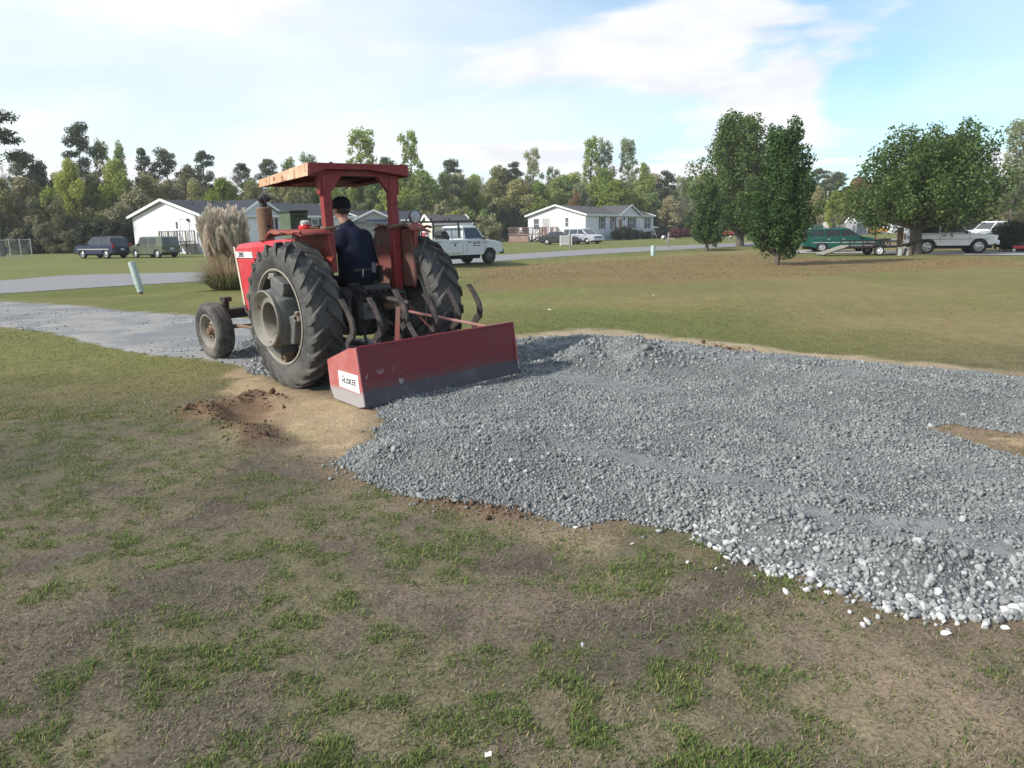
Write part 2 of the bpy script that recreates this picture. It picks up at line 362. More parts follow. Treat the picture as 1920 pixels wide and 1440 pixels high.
def fields(x, y):
    """surface colour and how much live grass grows, from place alone"""
    x = np.asarray(x, float); y = np.asarray(y, float)
    near = 1 - sst(y, 6.0, 11.5)
    left = sst(-x - y*.12, 1.2, 3.2)
    n1 = fbm(x*.55, y*.55, 1, 4); n2 = fbm(x*2.1, y*2.1, 2, 4); n3 = fbm(x*7, y*7, 3, 3); n4 = fbm(x*.12, y*.12, 4, 3)
    n5 = fbm(x*5.2, y*5.2, 7, 3)
    patch = sst(n2*.40 + n5*.36 + n1*.24 + .07*left, .405, .525)                       # live clumps
    fg = sst(y, 5.2, 3.2)
    g_near = patch * (.68 + .3*fg + .30*left) + .10*(n3-.5)
    g_far = np.clip(.60 + .7*(n1-.5) + 2.2*(n4-.5) + .8*(fbm(x*.06, y*.22, 46, 3)-.5), 0, 1)
    lushleft = left * sst(y, 3.2, 5.8)
    g_near = np.clip(np.maximum(g_near, lushleft*(.62 + .9*(n1-.5))), 0, 1)
    g = g_near*near + g_far*(1-near)
    thatch = np.zeros(x.shape + (3,)) + np.array((.158, .130, .102))
    thatch = lerp3(thatch, (.124, .102, .083), sst(fbm(x*1.3, y*1.3, 41, 4), .42, .62))
    thatch = lerp3(thatch, (.225, .182, .135), sst(fbm(x*1.9+7, y*1.9, 42, 4), .55, .72)*.7)
    far_dry = np.zeros(x.shape + (3,)) + np.array((.255, .205, .100))
    dry = thatch*near[..., None] + far_dry*(1-near)[..., None]
    green = np.zeros(x.shape + (3,)) + np.array((.078, .112, .030))
    green = lerp3(green, (.160, .170, .060), sst(y, 6, 16)); green = lerp3(green, (.185, .190, .068), sst(fbm(x*.3, y*.3, 44, 3), .4, .65))
    tint = (g*(1-.72*near))[..., None]; c = dry*(1-tint) + green*tint
    lush = sst(poly_sd(x, y, ROAD_F + [Vector((170, 200, 0)), Vector((-90, 160, 0)), Vector((-90, 8, 0))]), .5, -1.0)
    c = lerp3(c, (.175, .195, .066), lush*.75)
    rd = .9*sst(-poly_sd(x, y, RED)/np.maximum(y*.03, .3) + (fbm(x*.5, y*.5, 45, 4)-.5)*3.2, -.3, 1.3); c = lerp3(c, (.235, .160, .085), rd*.74)
    ver = np.exp(-((line_d(x, y, ROAD_N)-1.2)/1.1)**2); c = lerp3(c, (.13, .165, .045), ver*.6*(1-rd))
    def zone(poly, col, soft, amt=1.0, s=50, j=.3, fr=3.0):
        nonlocal c, g
        m = sst(-poly_sd(x, y, poly) + (fbm(x*fr, y*fr, s, 4)-.5)*j*2, -soft, soft)*amt
        c = lerp3(c, col, m); g = g*(1-m)
        return m
    zone(SAND_B, (.42, .335, .235), .16, .95, 51, .26)
    zone(SAND, (.44, .335, .215), .22, 1.0, 52, .35); zone(HOLE, (.42, .31, .20), .05, 1.0, 58, .05)
    zone(SAND_R, (.290, .228, .162), .30, .85, 53, .40, 2.0)
    zone(SAND_C, (.33, .26, .18), .12, .7, 54, .16)
    d = zone(DIRT, (.215, .138, .09), .16, .90, 55, .25)
    ring = np.exp(-(np.maximum(poly_sd(x, y, PAD), 0)/.20)**2)*(fbm(x*2.6, y*2.6, 56, 3) > .42)*.75; c = lerp3(c, (.24, .18, .125), ring); g = g*(1-ring)
    rdirt = np.exp(-(line_d(x, y, PX([(800,938),(870,952),(960,962)]))/.13)**2); c = lerp3(c, (.165, .105, .07), rdirt*.8); g = g*(1-rdirt)
    rdirt = np.exp(-(line_d(x, y, PX([(1290,652),(1360,656)]))/.22)**2); c = lerp3(c, (.20, .115, .068), rdirt*.9)
    dm = zone(DRIVE, (.38, .365, .345), .12, .9, 57, .25)
    c = c * (1 + (n3[..., None]-.5)*.35)
    return c, g
# one sheet, fine near the camera, coarse towards the horizon
def axis_lines(lo, hi, step, out_lo, out_hi, k=1.075):
    a = list(np.arange(lo, hi, step)); s = step
    p = a[-1]
    while p < out_hi: s *= k; p += s; a.append(p)
    s = step; p = a[0]; b = []
    while p > out_lo: s *= k; p -= s; b.append(p)
    return np.array(b[::-1] + a)
gx = axis_lines(-7.5, 7.0, .062, -2500, 2500); gy = axis_lines(1.4, 12.5, .062, -60, 3500)
XX, YY = np.meshgrid(gx, gy); sh = XX.shape
ZZ = ground_h(XX.ravel(), YY.ravel())
gc, gg = fields(XX.ravel(), YY.ravel())
idx = np.arange(XX.size).reshape(sh)
Fq = np.stack([idx[:-1, :-1], idx[:-1, 1:], idx[1:, 1:], idx[1:, :-1]], -1).reshape(-1, 4)
gme = np_mesh('ground', np.stack([XX.ravel(), YY.ravel(), ZZ], 1), Fq, True)
cattr(gme, 'soil', gc); fattr(gme, 'live', gg)
t = NT('ground_soil'); pc = t.co('Object')
c = t.attr('soil'); live = t.attr('live', 'Fac')
fine = t.noise(55, 6, .7, pc); mid = t.noise(9, 6, .65, pc, .4); big = t.noise(1.1, 5, .6, pc)
vf = t.noise(150, 3, .7, pc); c = t.mix(t.rng(fine, .38, .66, 0, .75), c, t.mix(1.0, c, (.42, .40, .38), 'MULTIPLY')); c = t.mix(t.rng(vf, .50, .68, 0, .55), c, t.mix(1.0, c, (1.7, 1.6, 1.5), 'MULTIPLY'))
c = t.mix(t.rng(mid, .50, .72, 0, .40), c, t.mix(1.0, c, (1.35, 1.28, 1.18), 'MULTIPLY'))
c = t.mix(t.rng(mid, .50, .30, 0, .45), c, t.mix(1.0, c, (.62, .66, .58), 'MULTIPLY'))
c = t.mix(t.rng(big, .45, .68, 0, .35), c, t.mix(1.0, c, (.80, .94, .72), 'MULTIPLY'))
hh = t.math('ADD', t.math('MULTIPLY', fine, .6), mid); t.bump(hh, .55, .03)
gmat = t.fin(c, .95, 0, .12)
ground = link('ground', gme, None, gmat); tag(ground, kind='structure')
# ---------------- paved road and driveway
def strip(name, A, B, z, mat, n=8):
    P = []; fcs = []
    def dens(L):
        out = []
        for a, b in zip(L[:-1], L[1:]):
            for k in range(n): out.append(a.lerp(b, k/n))
        return out + [L[-1]]
    A = dens(A); B = dens(B)
    # smooth the broken centre lines a little
    for L in (A, B):
        for _ in range(6):
            Q = [L[0]] + [(L[i-1] + L[i]*2 + L[i+1])/4 for i in range(1, len(L)-1)] + [L[-1]]; L[:] = Q
    m = MB(); vs = []
    for a, b in zip(A, B): vs += [(a.x, a.y, z), (b.x, b.y, z)]
    m.add(vs, [(2*i, 2*i+2, 2*i+3, 2*i+1) for i in range(len(A)-1)])
    return tag(m.build(name, mat), kind='structure')
t = NT('asphalt'); pc = t.co()
c = t.mix(t.noise(.9, 6, .6, pc), (.215, .215, .225), (.275, .272, .275)); c = t.mix(t.rng(t.noise(70, 3, .6, pc), .4, .7, 0, .4), c, (.15, .15, .155))
t.bump(t.noise(90, 3, .6, pc), .3, .01); asphalt = t.fin(c, .9, 0, .3)
road = strip('road', ROAD_N, ROAD_F, .014, asphalt)
def patch(name, poly, z, mat, jit=.25, fr=2.0, step=.12, seed=3, h=None, keep=0.0, sdf=None):
    P = np.array([(p.x, p.y) for p in poly]); lo = P.min(0)-.4; hi = P.max(0)+.4
    ax = np.arange(lo[0], hi[0], step); ay = np.arange(lo[1], hi[1], step); X, Y = np.meshgrid(ax, ay)
    sd = poly_sd(X.ravel(), Y.ravel(), poly) + (fbm(X.ravel()*fr, Y.ravel()*fr, seed, 4)-.5)*jit
    if sdf: sd = sdf(X.ravel(), Y.ravel())
    Z = ground_h(X.ravel(), Y.ravel()) + z + (h(X.ravel(), Y.ravel(), sd) if h else 0)
    Z = np.where(sd > 0, Z - sst(sd, 0, step*1.5)*(z+.04), Z)
    id_ = np.arange(X.size).reshape(X.shape); q = np.stack([id_[:-1, :-1], id_[:-1, 1:], id_[1:, 1:], id_[1:, :-1]], -1).reshape(-1, 4)
    q = q[(sd[q].min(1) < keep)]
    used = np.unique(q); rm = np.full(X.size, -1); rm[used] = np.arange(len(used))
    me = np_mesh(name, np.stack([X.ravel(), Y.ravel(), Z], 1)[used], rm[q], True)
    return link(name, me, None, mat), me, X.ravel()[used], Y.ravel()[used], sd[used]
t = NT('packed_gravel'); pc = t.co()
c = t.mix(t.rng(t.noise(.8, 5, .6, pc, .6), .35, .62), (.215, .225, .232), (.345, .330, .312)); c = t.mix(t.rng(t.noise(2.6, 6, .7, pc), .52, .72, 0, .65), c, (.17, .175, .18))
c = t.mix(t.rng(t.noise(48, 4, .7, pc), .45, .7, 0, .7), c, (.115, .12, .125)); t.bump(t.noise(60, 5, .7, pc), .5, .02)
o, me, *_ = patch('gravel_driveway', DRIVE, .014, t.fin(c, .95, 0, .15), .22, 2.2, .12, 61); tag(o, kind='structure')
wd = strip('side_driveway', PX([(1440,476),(1520,475),(1640,475.5),(1760,478.5),(1960,480)]), PX([(1440,470.5),(1520,469.5),(1640,471),(1760,473),(1960,474)]), .03, M('pale_drive', (.33, .32, .31), .9, 0, .2, 1.0), 4)
# ---------------- loose gravel bed
t = NT('gravel_fines'); pc = t.co()
dust = t.attr('dust', 'Fac')
vo = t.n('ShaderNodeTexVoronoi'); t.l(pc, vo.inputs['Vector']); vo.inputs['Scale'].default_value = 52; vo.inputs['Randomness'].default_value = 1.0
v2 = t.n('ShaderNodeTexVoronoi'); t.l(pc, v2.inputs['Vector']); v2.inputs['Scale'].default_value = 130
sv_ = t.n('ShaderNodeSeparateColor'); t.l(vo.outputs['Color'], sv_.inputs[0])
c = t.mix(sv_.outputs[0], (.152, .161, .161), (.262, .273, .270)); c = t.mix(t.rng(vo.outputs['Distance'], .35, .75, 0, .75), c, (.075, .08, .082))
fines = t.mix(t.noise(90, 4, .7, pc), (.205, .218, .222), (.292, .306, .308)); c = t.mix(t.math('MULTIPLY', dust, t.rng(t.noise(14, 5, .65, pc), .30, .62)), c, fines)
hgt_ = t.math('ADD', t.math('MULTIPLY', t.rng(vo.outputs['Distance'], .0, .7, 1, 0), t.math('SUBTRACT', 1.0, t.math('MULTIPLY', dust, .8))), t.math('MULTIPLY', t.rng(v2.outputs['Distance'], 0, .7, 1, 0), .35)); t.bump(hgt_, .9, .014)
t_fines = t.fin(c, .95, 0, .15)
o, me, X, Y, sd = patch('gravel_bed', PAD, .006, t_fines, .0, 3, .055, 62, lambda x, y, s: pad_h(x, y, s), .02, pad_sd)
fattr(me, 'dust', np.clip(track_m(X, Y)*.95 + sst(fbm(X*2.3, Y*2.3, 35, 4), .48, .64)*.75, 0, 1))
tag(o, kind='structure')
def ico(sub, seed):
    """broken stone: a blocky lump cut by flat facets (sub 0: 12 faces, 1: 20, 2: 80)"""
    rs = np.random.RandomState(seed)
    if sub == 0:
        V = np.array([(a, b, c) for a in (-1, 1) for b in (-1, 1) for c in (-1, 1)], float)*.72; F = np.array([[0, 1, 3], [0, 3, 2], [4, 6, 7], [4, 7, 5], [0, 4, 5], [0, 5, 1], [2, 3, 7], [2, 7, 6], [0, 2, 6], [0, 6, 4], [1, 5, 7], [1, 7, 3]])
        V = V*(1 + rs.uniform(-.38, .30, V.shape)); V *= rs.uniform(.75, 1.25, 3)*np.array([1.1, 1.0, .85]); return V, F
    import bmesh
    bm = bmesh.new(); bmesh.ops.create_icosphere(bm, subdivisions=sub, radius=1.0)
    V = np.array([v.co[:] for v in bm.verts]); F = np.array([[v.index for v in f.verts] for f in bm.faces]); bm.free()
    for _ in range(11):                                        # break off flat facets
        n = rs.normal(size=3); n /= np.linalg.norm(n); d = V@n; k = rs.uniform(.38, .72); V = V - np.outer(np.maximum(d-k, 0), n)
    V *= 1 + rs.uniform(-.07, .07, (len(V), 1)); V *= rs.uniform(.8, 1.3, 3)*np.array([1.2, 1.05, .95]); return V, F
def rot_mats(rs, n, flat=1.0):
    q = rs.normal(size=(n, 4)); q[:, 1:3] *= flat; q /= np.linalg.norm(q, axis=1)[:, None]; w, x, y, z = q.T
    return np.stack([1-2*(y*y+z*z), 2*(x*y-z*w), 2*(x*z+y*w), 2*(x*y+z*w), 1-2*(x*x+z*z), 2*(y*z-x*w), 2*(x*z-y*w), 2*(y*z+x*w), 1-2*(x*x+y*y)], 1).reshape(n, 3, 3)
def scatter_stones(name, P, S, tone, mat, sub, seed):
    rs = np.random.RandomState(seed); shapes = [ico(sub, seed*10+k) for k in range(12)]; Vs = []; Fs = []; T = []; base = 0
    which = rs.randint(0, 12, len(P)); Rm = rot_mats(rs, len(P))
    for k, (V, F) in enumerate(shapes):
        w = np.where(which == k)[0]
        if not len(w): continue
        vv = np.einsum('nij,vj->nvi', Rm[w], V)*S[w, None, None] + P[w, None, :]
        Vs.append(vv.reshape(-1, 3)); Fs.append((F[None]+np.arange(len(w))[:, None, None]*len(V)+base).reshape(-1, 3)); T.append(np.repeat(tone[w], len(V))); base += len(w)*len(V)
    me = np_mesh(name, np.concatenate(Vs), np.concatenate(Fs)); fattr(me, 'tone', np.concatenate(T)); return me
t = NT('crushed_stone'); tone = t.attr('tone', 'Fac'); rnd = t.geo('Random Per Island')
c = t.mix(rnd, (.148, .156, .156), (.280, .291, .286)); c = t.mix(t.rng(rnd, .94, .99), c, (.40, .405, .395)); c = t.mix(t.rng(tone, 0, 1, 0, 1, False), c, t.mix(rnd, (.22, .23, .23), (.60, .605, .60)))
c = t.mix(t.rng(t.noise(40, 4, .6), .45, .7, 0, .3), c, (.30, .31, .31)); t.bump(t.noise(160, 4, .7), .5, .006); stone_mat = t.fin(c, .92, 0, .2)
rs = np.random.RandomState(5)
def in_view(x, y, m=1.06): return (np.abs(x) < (y*.715+.35)*m) & (y > 2.0)
def sample_pad(n, x0, x1, y0, y1):
    x = rs.uniform(x0, x1, n); y = rs.uniform(y0, y1, n); k = in_view(x, y); x, y = x[k], y[k]; sd = pad_sd(x, y); return x, y, sd
def bright_edge(x, y, sd):                                     # washed pale stones lie along the near right edge
    e = np.exp(-(np.maximum(-sd, 0)/.26)**2)*sst(x, .55, 1.2)*sst(y, 4.6, 3.9)
    e2 = sst(x, 1.9, 2.6)*sst(y, 3.95, 3.6)*.35
    return np.clip(e + e2, 0, 1)
# near stones
x, y, sd = sample_pad(172000, -1.6, 6.3, 2.3, 8.0); k = (sd < .03); x, y, sd = x[k], y[k], sd[k]
tm = track_m(x, y); be = bright_edge(x, y, sd); near_ = sst(y, 6.5, 3.0)
clus = fbm(x*3.3, y*3.3, 37, 4)
keep = rs.uniform(size=len(x)) < (1-.80*tm)*(.45+.75*sst(clus, .36, .58)); x, y, sd, tm, be, clus = x[keep], y[keep], sd[keep], tm[keep], be[keep], clus[keep]
coarse = sst(y + x*.15, 4.5, 3.3)*sst(-sd, .95, .25)
S = rs.lognormal(math.log(.0072), .40, len(x))*(1 + .62*coarse + .20*be + .30*sst(clus, .5, .65))*(1-.35*tm); S = np.clip(S, .0036, .024)
Z = ground_h(x, y) + pad_h(x, y, sd) + .006 + S*rs.uniform(-.35, .55, len(x))
tone = np.clip(be*1.2*rs.uniform(.1, 1.1, len(x)), 0, 1)*(rs.uniform(size=len(x)) < .14+.80*be)
P_all = np.stack([x, y, Z], 1); big = S > .0168; mid_ = (~big) & (S > .0112); small = ~(big | mid_)
for sel, sub, sd_i, lab in ((big, 2, 1, 'coarse pale grey crushed stones along the near edge of the gravel bed'), (mid_, 1, 2, 'medium crushed stones spread through the near gravel bed'), (small, 0, 4, 'fine grey crushed gravel covering the middle of the bed')):
    g_ = link('gravel_stones', scatter_stones('gravel_stones', P_all[sel], S[sel], tone[sel], stone_mat, sub, sd_i), None, stone_mat); tag(g_, lab, 'gravel', kind='stuff')
x, y, sd = sample_pad(52000, -4.2, 9.2, 8.0, 13.0); k = (sd < .05); x, y, sd = x[k], y[k], sd[k]; tm = track_m(x, y); keep = rs.uniform(size=len(x)) < (1-.8*tm)*(.4+.8*sst(fbm(x*2.3, y*2.3, 37, 4), .36, .6)); x, y, sd, tm = x[keep], y[keep], sd[keep], tm[keep]
S = np.clip(rs.lognormal(math.log(.0125), .38, len(x)), .006, .04)
Z = ground_h(x, y) + pad_h(x, y, sd) + .006 + S*rs.uniform(-.3, .5, len(x))
g3 = link('gravel_stones', scatter_stones('gravel_stones', np.stack([x, y, Z], 1), S, np.zeros(len(x)), stone_mat, 0, 3), None, stone_mat); tag(g3, 'fine grey gravel at the far side of the bed', 'gravel', kind='stuff')
# thin scatter on the packed driveway and at the frayed rim of the bed
x = rs.uniform(-14, -2, 8000); y = rs.uniform(8.0, 21, 8000); k = (poly_sd(x, y, DRIVE) + (fbm(x*2.2, y*2.2, 61, 4)-.5)*.5 < .12) & (fbm(x*.8, y*.8, 38, 4) > .46); x, y = x[k], y[k]; S = np.clip(rs.lognormal(math.log(.010), .4, len(x)), .005, .03)
g4 = link('gravel_stones', scatter_stones('gravel_stones', np.stack([x, y, ground_h(x, y)+.016], 1), S, rs.uniform(0, .5, len(x)), stone_mat, 0, 6), None, stone_mat); tag(g4, 'loose stones scattered over the packed gravel driveway', 'gravel', kind='stuff')
x = rs.uniform(-1.8, 3.5, 60000); y = rs.uniform(2.5, 6.5, 60000); sd = pad_sd(x, y); k = (sd > .0) & (rs.uniform(size=len(x)) < .30*np.exp(-np.maximum(sd, 0)/.055)); x, y = x[k], y[k]; S = np.clip(rs.lognormal(math.log(.0075), .4, len(x)), .003, .02)
g5 = link('gravel_stones', scatter_stones('gravel_stones', np.stack([x, y, ground_h(x, y)+S*.4], 1), S, rs.uniform(0, .8, len(x))*sst(x, .3, 1.2), stone_mat, 0, 7), None, stone_mat); tag(g5, 'chips frayed out from the near rim of the gravel bed', 'gravel', kind='stuff')
# soil clods
t = NT('clod_soil'); t.bump(t.noise(60, 4, .7), .6, .02); clod = t.fin(t.mix(t.geo('Random Per Island'), (.085, .052, .034), (.205, .130, .084)), .97, 0, .1)
def clods(label, line, n, spread, s0, seed):
    rs2 = np.random.RandomState(seed); L = [Vector(p) for p in line]; P = []
    for i in range(n):
        k = rs2.randint(len(L)-1); p = L[k].lerp(L[k+1], rs2.uniform()); q = rs2.normal(size=2)*spread; P.append((p.x+q[0], p.y+q[1]))
    P = np.array(P); S = np.clip(rs2.lognormal(math.log(s0), .55, n), .004, .045); Z = ground_h(P[:, 0], P[:, 1]) + S*.35
    o = link('soil_clods', scatter_stones('soil_clods', np.stack([P[:, 0], P[:, 1], Z], 1), S, np.zeros(n), clod, 1, seed), None, clod); tag(o, label, 'soil', kind='stuff')
clods('dark brown clods of turned soil on the grass left of the sand', PX([(350,775),(390,768),(425,798),(465,830)]), 260, .09, .008, 71)
clods('loose brown soil clods between the scrape and the rear tyre', PX([(430,762),(480,742),(528,756)]), 150, .09, .008, 72)
clods('crumbled soil along the lower edge of the sandy scrape', PX([(470,790),(500,812),(520,834)]), 120, .09, .007, 73)
clods('small mound of dark brown soil at the gravel edge', PX([(805,938),(850,946),(900,955),(990,962)]), 240, .055, .0075, 74)
clods('brown soil crumbs along the far edge of the gravel', PX([(1290,652),(1340,655),(1390,658)]), 130, .14, .014, 75)
# loose stones that rolled off the bed, each its own thing
stray_px = [(1188,975),(1213,979),(1300,1010),(1334,1012),(1352,1032),(1365,1048),(1381,1038),(1400,1058),(1417,1048),(1431,1064),(1441,1080),(1485,1085),(1340,1030),(1376,1040),(1397,1047),(1511,1110),(1537,1101),(1550,1115),(1554,1118),(1573,1115),(1592,1152),(1600,1133),(1619,1176),(1625,1168),(1706,1158),(1740,1161),(1768,1169),(1795,1172),(1845,1176),(1886,1181),(1775,1192),(1289,1056),(1342,1067),(1450,1077),(1473,1113),(1186,1022),(1080,990),(1700,1162)]
stmeshes = []
white_stone = M('pale_stone', (.66, .655, .64), .9, 0, .2, 30, .2, .3, 80)
for k in range(6):
    V, F = ico(2, 900+k); me = np_mesh('loose_stone', V, F, False); me.materials.append(white_stone); stmeshes.append(me)
for k, (u, v) in enumerate(stray_px):
    p = G(u, v); s = rs.uniform(.010, .019)*(1 if v > 1020 else .75); o = link('loose_stone', stmeshes[k % 6]); o.scale = (s,)*3
    o.location = (p.x, p.y, float(ground_h(np.array([p.x]), np.array([p.y]))[0]) + s*.55); o.rotation_euler = (rs.uniform(-.5, .5), rs.uniform(-.5, .5), rs.uniform(0, 6))
    tag(o, 'small pale stone lying loose on the soil beside the near gravel edge', 'stone', 'stray stones beside the gravel edge')
# ---------------- grass blades
def blades(name, label, x, y, hgt, wid, lean, col_a, col_b, seed, yellow=.12, simple=False):
    rs2 = np.random.RandomState(seed); n = len(x); a = rs2.uniform(0, 2*np.pi, n); dx, dy = np.cos(a), np.sin(a)
    z0 = ground_h(x, y) - .004; b = a + np.pi/2 + rs2.uniform(-.6, .6, n); wx, wy = np.cos(b)*wid/2, np.sin(b)*wid/2
    l1 = hgt*lean*.35; l2 = hgt*lean; zt = hgt*np.sqrt(np.maximum(1-lean**2*.85, .06))
    V = np.stack([np.stack([x-wx, y-wy, z0], 1), np.stack([x+wx, y+wy, z0], 1), np.stack([x+dx*l1+wx*.8, y+dy*l1+wy*.8, z0+zt*.62], 1), np.stack([x+dx*l1-wx*.8, y+dy*l1-wy*.8, z0+zt*.62], 1), np.stack([x+dx*l2, y+dy*l2, z0+zt], 1)], 1).reshape(-1, 3)
    i = np.arange(n)[:, None]*5; F = np.concatenate([i+np.array([[0, 1, 2]]), i+np.array([[0, 2, 3]]), i+np.array([[3, 2, 4]])], 0)
    if simple: V = V.reshape(n, 5, 3)[:, [0, 1, 4]].reshape(-1, 3); F = np.arange(3*n).reshape(-1, 3)
    me = np_mesh(name, V, F)
    t = NT(name); rnd = t.geo('Random Per Island')
    c = t.mix(rnd, col_a, col_b); c = t.mix(t.rng(rnd, 1-yellow, 1-yellow+.04), c, (.33, .27, .12))
    t.b.inputs['Subsurface Weight'].default_value = 0.0
    mat = t.fin(c, .75, 0, .2)
    tr = t.n('ShaderNodeBsdfTranslucent'); t.l(c, tr.inputs[0]); mx = t.n('ShaderNodeMixShader'); mx.inputs[0].default_value = .3
    t.l(t.b.outputs[0], mx.inputs[1]); t.l(tr.outputs[0], mx.inputs[2]); t.l(mx.outputs[0], t.o.inputs[0])
    o = link(name, me, None, mat); return tag(o, label, 'grass', kind='stuff')
def off_pad(x, y):
    return (pad_sd(x, y) > .01) & (poly_sd(x, y, DRIVE) > .05) & (poly_sd(x, y, ROAD) > .1)
rs = np.random.RandomState(77)
def samp(n, y0, y1, pw=1.0):
    y = y0 + (y1-y0)*rs.uniform(size=n)**pw; x = rs.uniform(-1, 1, n)*(y*.72+.5); k = off_pad(x, y); return x[k], y[k]
# green tufts: clumped
x, y = samp(300000, 1.75, 7.2, 1.25); _, g = fields(x, y); tuft = fbm(x*9, y*9, 81, 3)
k = rs.uniform(size=len(x)) < np.clip((g-.08)*1.25, 0, 1)*sst(tuft, .36, .56); x, y, tuft = x[k], y[k], tuft[k]
h = rs.uniform(.011, .028, len(x))*(.55+.9*sst(tuft, .4, .7)); blades('grass', 'short green weedy grass growing in clumps across the foreground', x, y, h, rs.uniform(.0025, .0062, len(x)), rs.uniform(.35, .97, len(x)), (.085, .135, .032), (.200, .270, .080), 91, .10)
# single weeds between the clumps
cx0, cy0 = samp(5200, 1.8, 7.0, 1.2); _, g = fields(cx0, cy0); k = (rs.uniform(size=len(cx0)) < .55) & (poly_sd(cx0, cy0, SAND) > 0); cx0, cy0 = cx0[k], cy0[k]; nb_ = 9
x = np.repeat(cx0, nb_) + rs.normal(size=len(cx0)*nb_)*.016; y = np.repeat(cy0, nb_) + rs.normal(size=len(cy0)*nb_)*.016
blades('weeds', 'small scattered green weeds between the clumps in the foreground', x, y, rs.uniform(.012, .030, len(x)), rs.uniform(.003, .0065, len(x)), rs.uniform(.5, .97, len(x)), (.070, .105, .028), (.170, .215, .070), 94, .15)
# brown thatch lying nearly flat
x, y = samp(210000, 1.75, 8.0, 1.3); _, g = fields(x, y); sandy = sst(-poly_sd(x, y, SAND_R), -.1, .3)*.75 + sst(-poly_sd(x, y, SAND), -.2, .1)*.9
k = rs.uniform(size=len(x)) < (1-.5*g)*(1-np.clip(sandy, 0, .93))*(.25+.75*sst(fbm(x*3.4, y*3.4, 83, 3), .35, .6)); x, y = x[k], y[k]
blades('dry_thatch', 'dead brown thatch lying between the green clumps', x, y, rs.uniform(.010, .036, len(x)), rs.uniform(.0032, .0068, len(x)), rs.uniform(.72, .999, len(x)), (.075, .058, .047), (.40, .335, .25), 92, .05, True)
# lawn further back
x, y = samp(110000, 6.6, 17, 1.3); _, g = fields(x, y); k = rs.uniform(size=len(x)) < np.clip(g*1.2, .08, 1)*.9*(1-sst(y, 12, 17)*.8); x, y = x[k], y[k]
f = sst(y, 6, 16); blades('lawn_grass', 'olive lawn grass around the tractor and behind the gravel', x, y, rs.uniform(.012, .028, len(x)), rs.uniform(.005, .010, len(x))*(1+1.2*f), rs.uniform(.55, .98, len(x)), (.125, .140, .045), (.265, .255, .105), 93, .25)
# ================================================================== tractor
TAZ = -43.2; TRZ = R_(90 - TAZ)
tractor = empty('tractor', (-1.794, 8.535, 0.0), label='faded red farm tractor with rusty canopy pulling a box blade', cat='tractor', rot=(R_(-1.4), 0, TRZ))
m_red = worn('tractor_red', (.40, .026, .030), (.34, .13, .11), .35, .5, 2.5, (.17, .075, .04), .10)
m_hood = worn('hood_red', (.50, .022, .036), (.44, .14, .125), .40, .42, 1.8)
m_rops = worn('rops_red', (.225, .018, .022), (.22, .085, .07), .45, .55, 3.0, (.14, .06, .035), .25, 0, 3.0)
m_fend = worn('fender_red', (.25, .032, .027), (.21, .125, .085), .55, .65, 3.5, (.13, .075, .045), .45, 0, 5.0)
m_canr = worn('canopy_rust', (.52, .30, .18), (.70, .53, .39), .65, .75, 4.0, (.24, .085, .03), .50, 0, 1.0)
m_canu = worn('canopy_underside', (.16, .03, .028), (.10, .05, .04), .5, .8, 4.0, (.06, .03, .02), .5, 0, 2.0)
m_iron = worn('greasy_iron', (.028, .026, .025), (.075, .062, .05), .4, .6, 5.0, (.06, .035, .02), .2)
m_cast = worn('cast_grey', (.095, .10, .096), (.20, .195, .175), .5, .7, 5.0, (.12, .07, .04), .2)
m_bone = worn('rim_cream', (.265, .245, .205), (.20, .178, .145), .5, .6, 4.0, (.16, .085, .04), .25)
m_clamp = worn('clamp_grey', (.34, .335, .32), (.42, .40, .36), .5, .6, 8.0, (.14, .07, .04), .3)
m_disc = worn('disc_grey_cream', (.20, .185, .155), (.135, .125, .105), .6, .65, 5.0, (.13, .075, .04), .3)
m_rustp = worn('rusty_pipe', (.17, .105, .065), (.24, .17, .12), .5, .85, 6.0, (.12, .05, .025), .5)
m_black = M('black_plastic', (.012, .012, .013), .45, 0, .2, 8)
m_chrome = M('bright_metal', (.55, .55, .54), .25, 1.0, .1, 5)
m_lens = M('lamp_glass', (.42, .43, .43), .12, 0, .2, 20)
m_redlens = M('red_lens', (.52, .012, .012), .2, 0, .15, 9)
t = NT('tyre_rubber'); n1 = t.noise(3.2, 6, .65); n2 = t.noise(22, 5, .6)
c = t.mix(t.rng(n1, .38, .66, 0, .75), (.040, .040, .041), (.120, .115, .106)); c = t.mix(t.rng(n2, .48, .75, 0, .5), c, (.165, .155, .138)); t.bump(n2, .25, .01)
m_tyre = t.fin(c, t.rng(n1, .3, .7, .62, .85), 0, .35)
t = NT('front_tyre_rubber'); n1 = t.noise(5, 6, .65); c = t.mix(t.rng(n1, .35, .65, 0, .8), (.055, .053, .050), (.155, .145, .13)); t.bump(t.noise(60, 4, .6), .2, .006); m_ftyre = t.fin(c, .8, 0, .3)

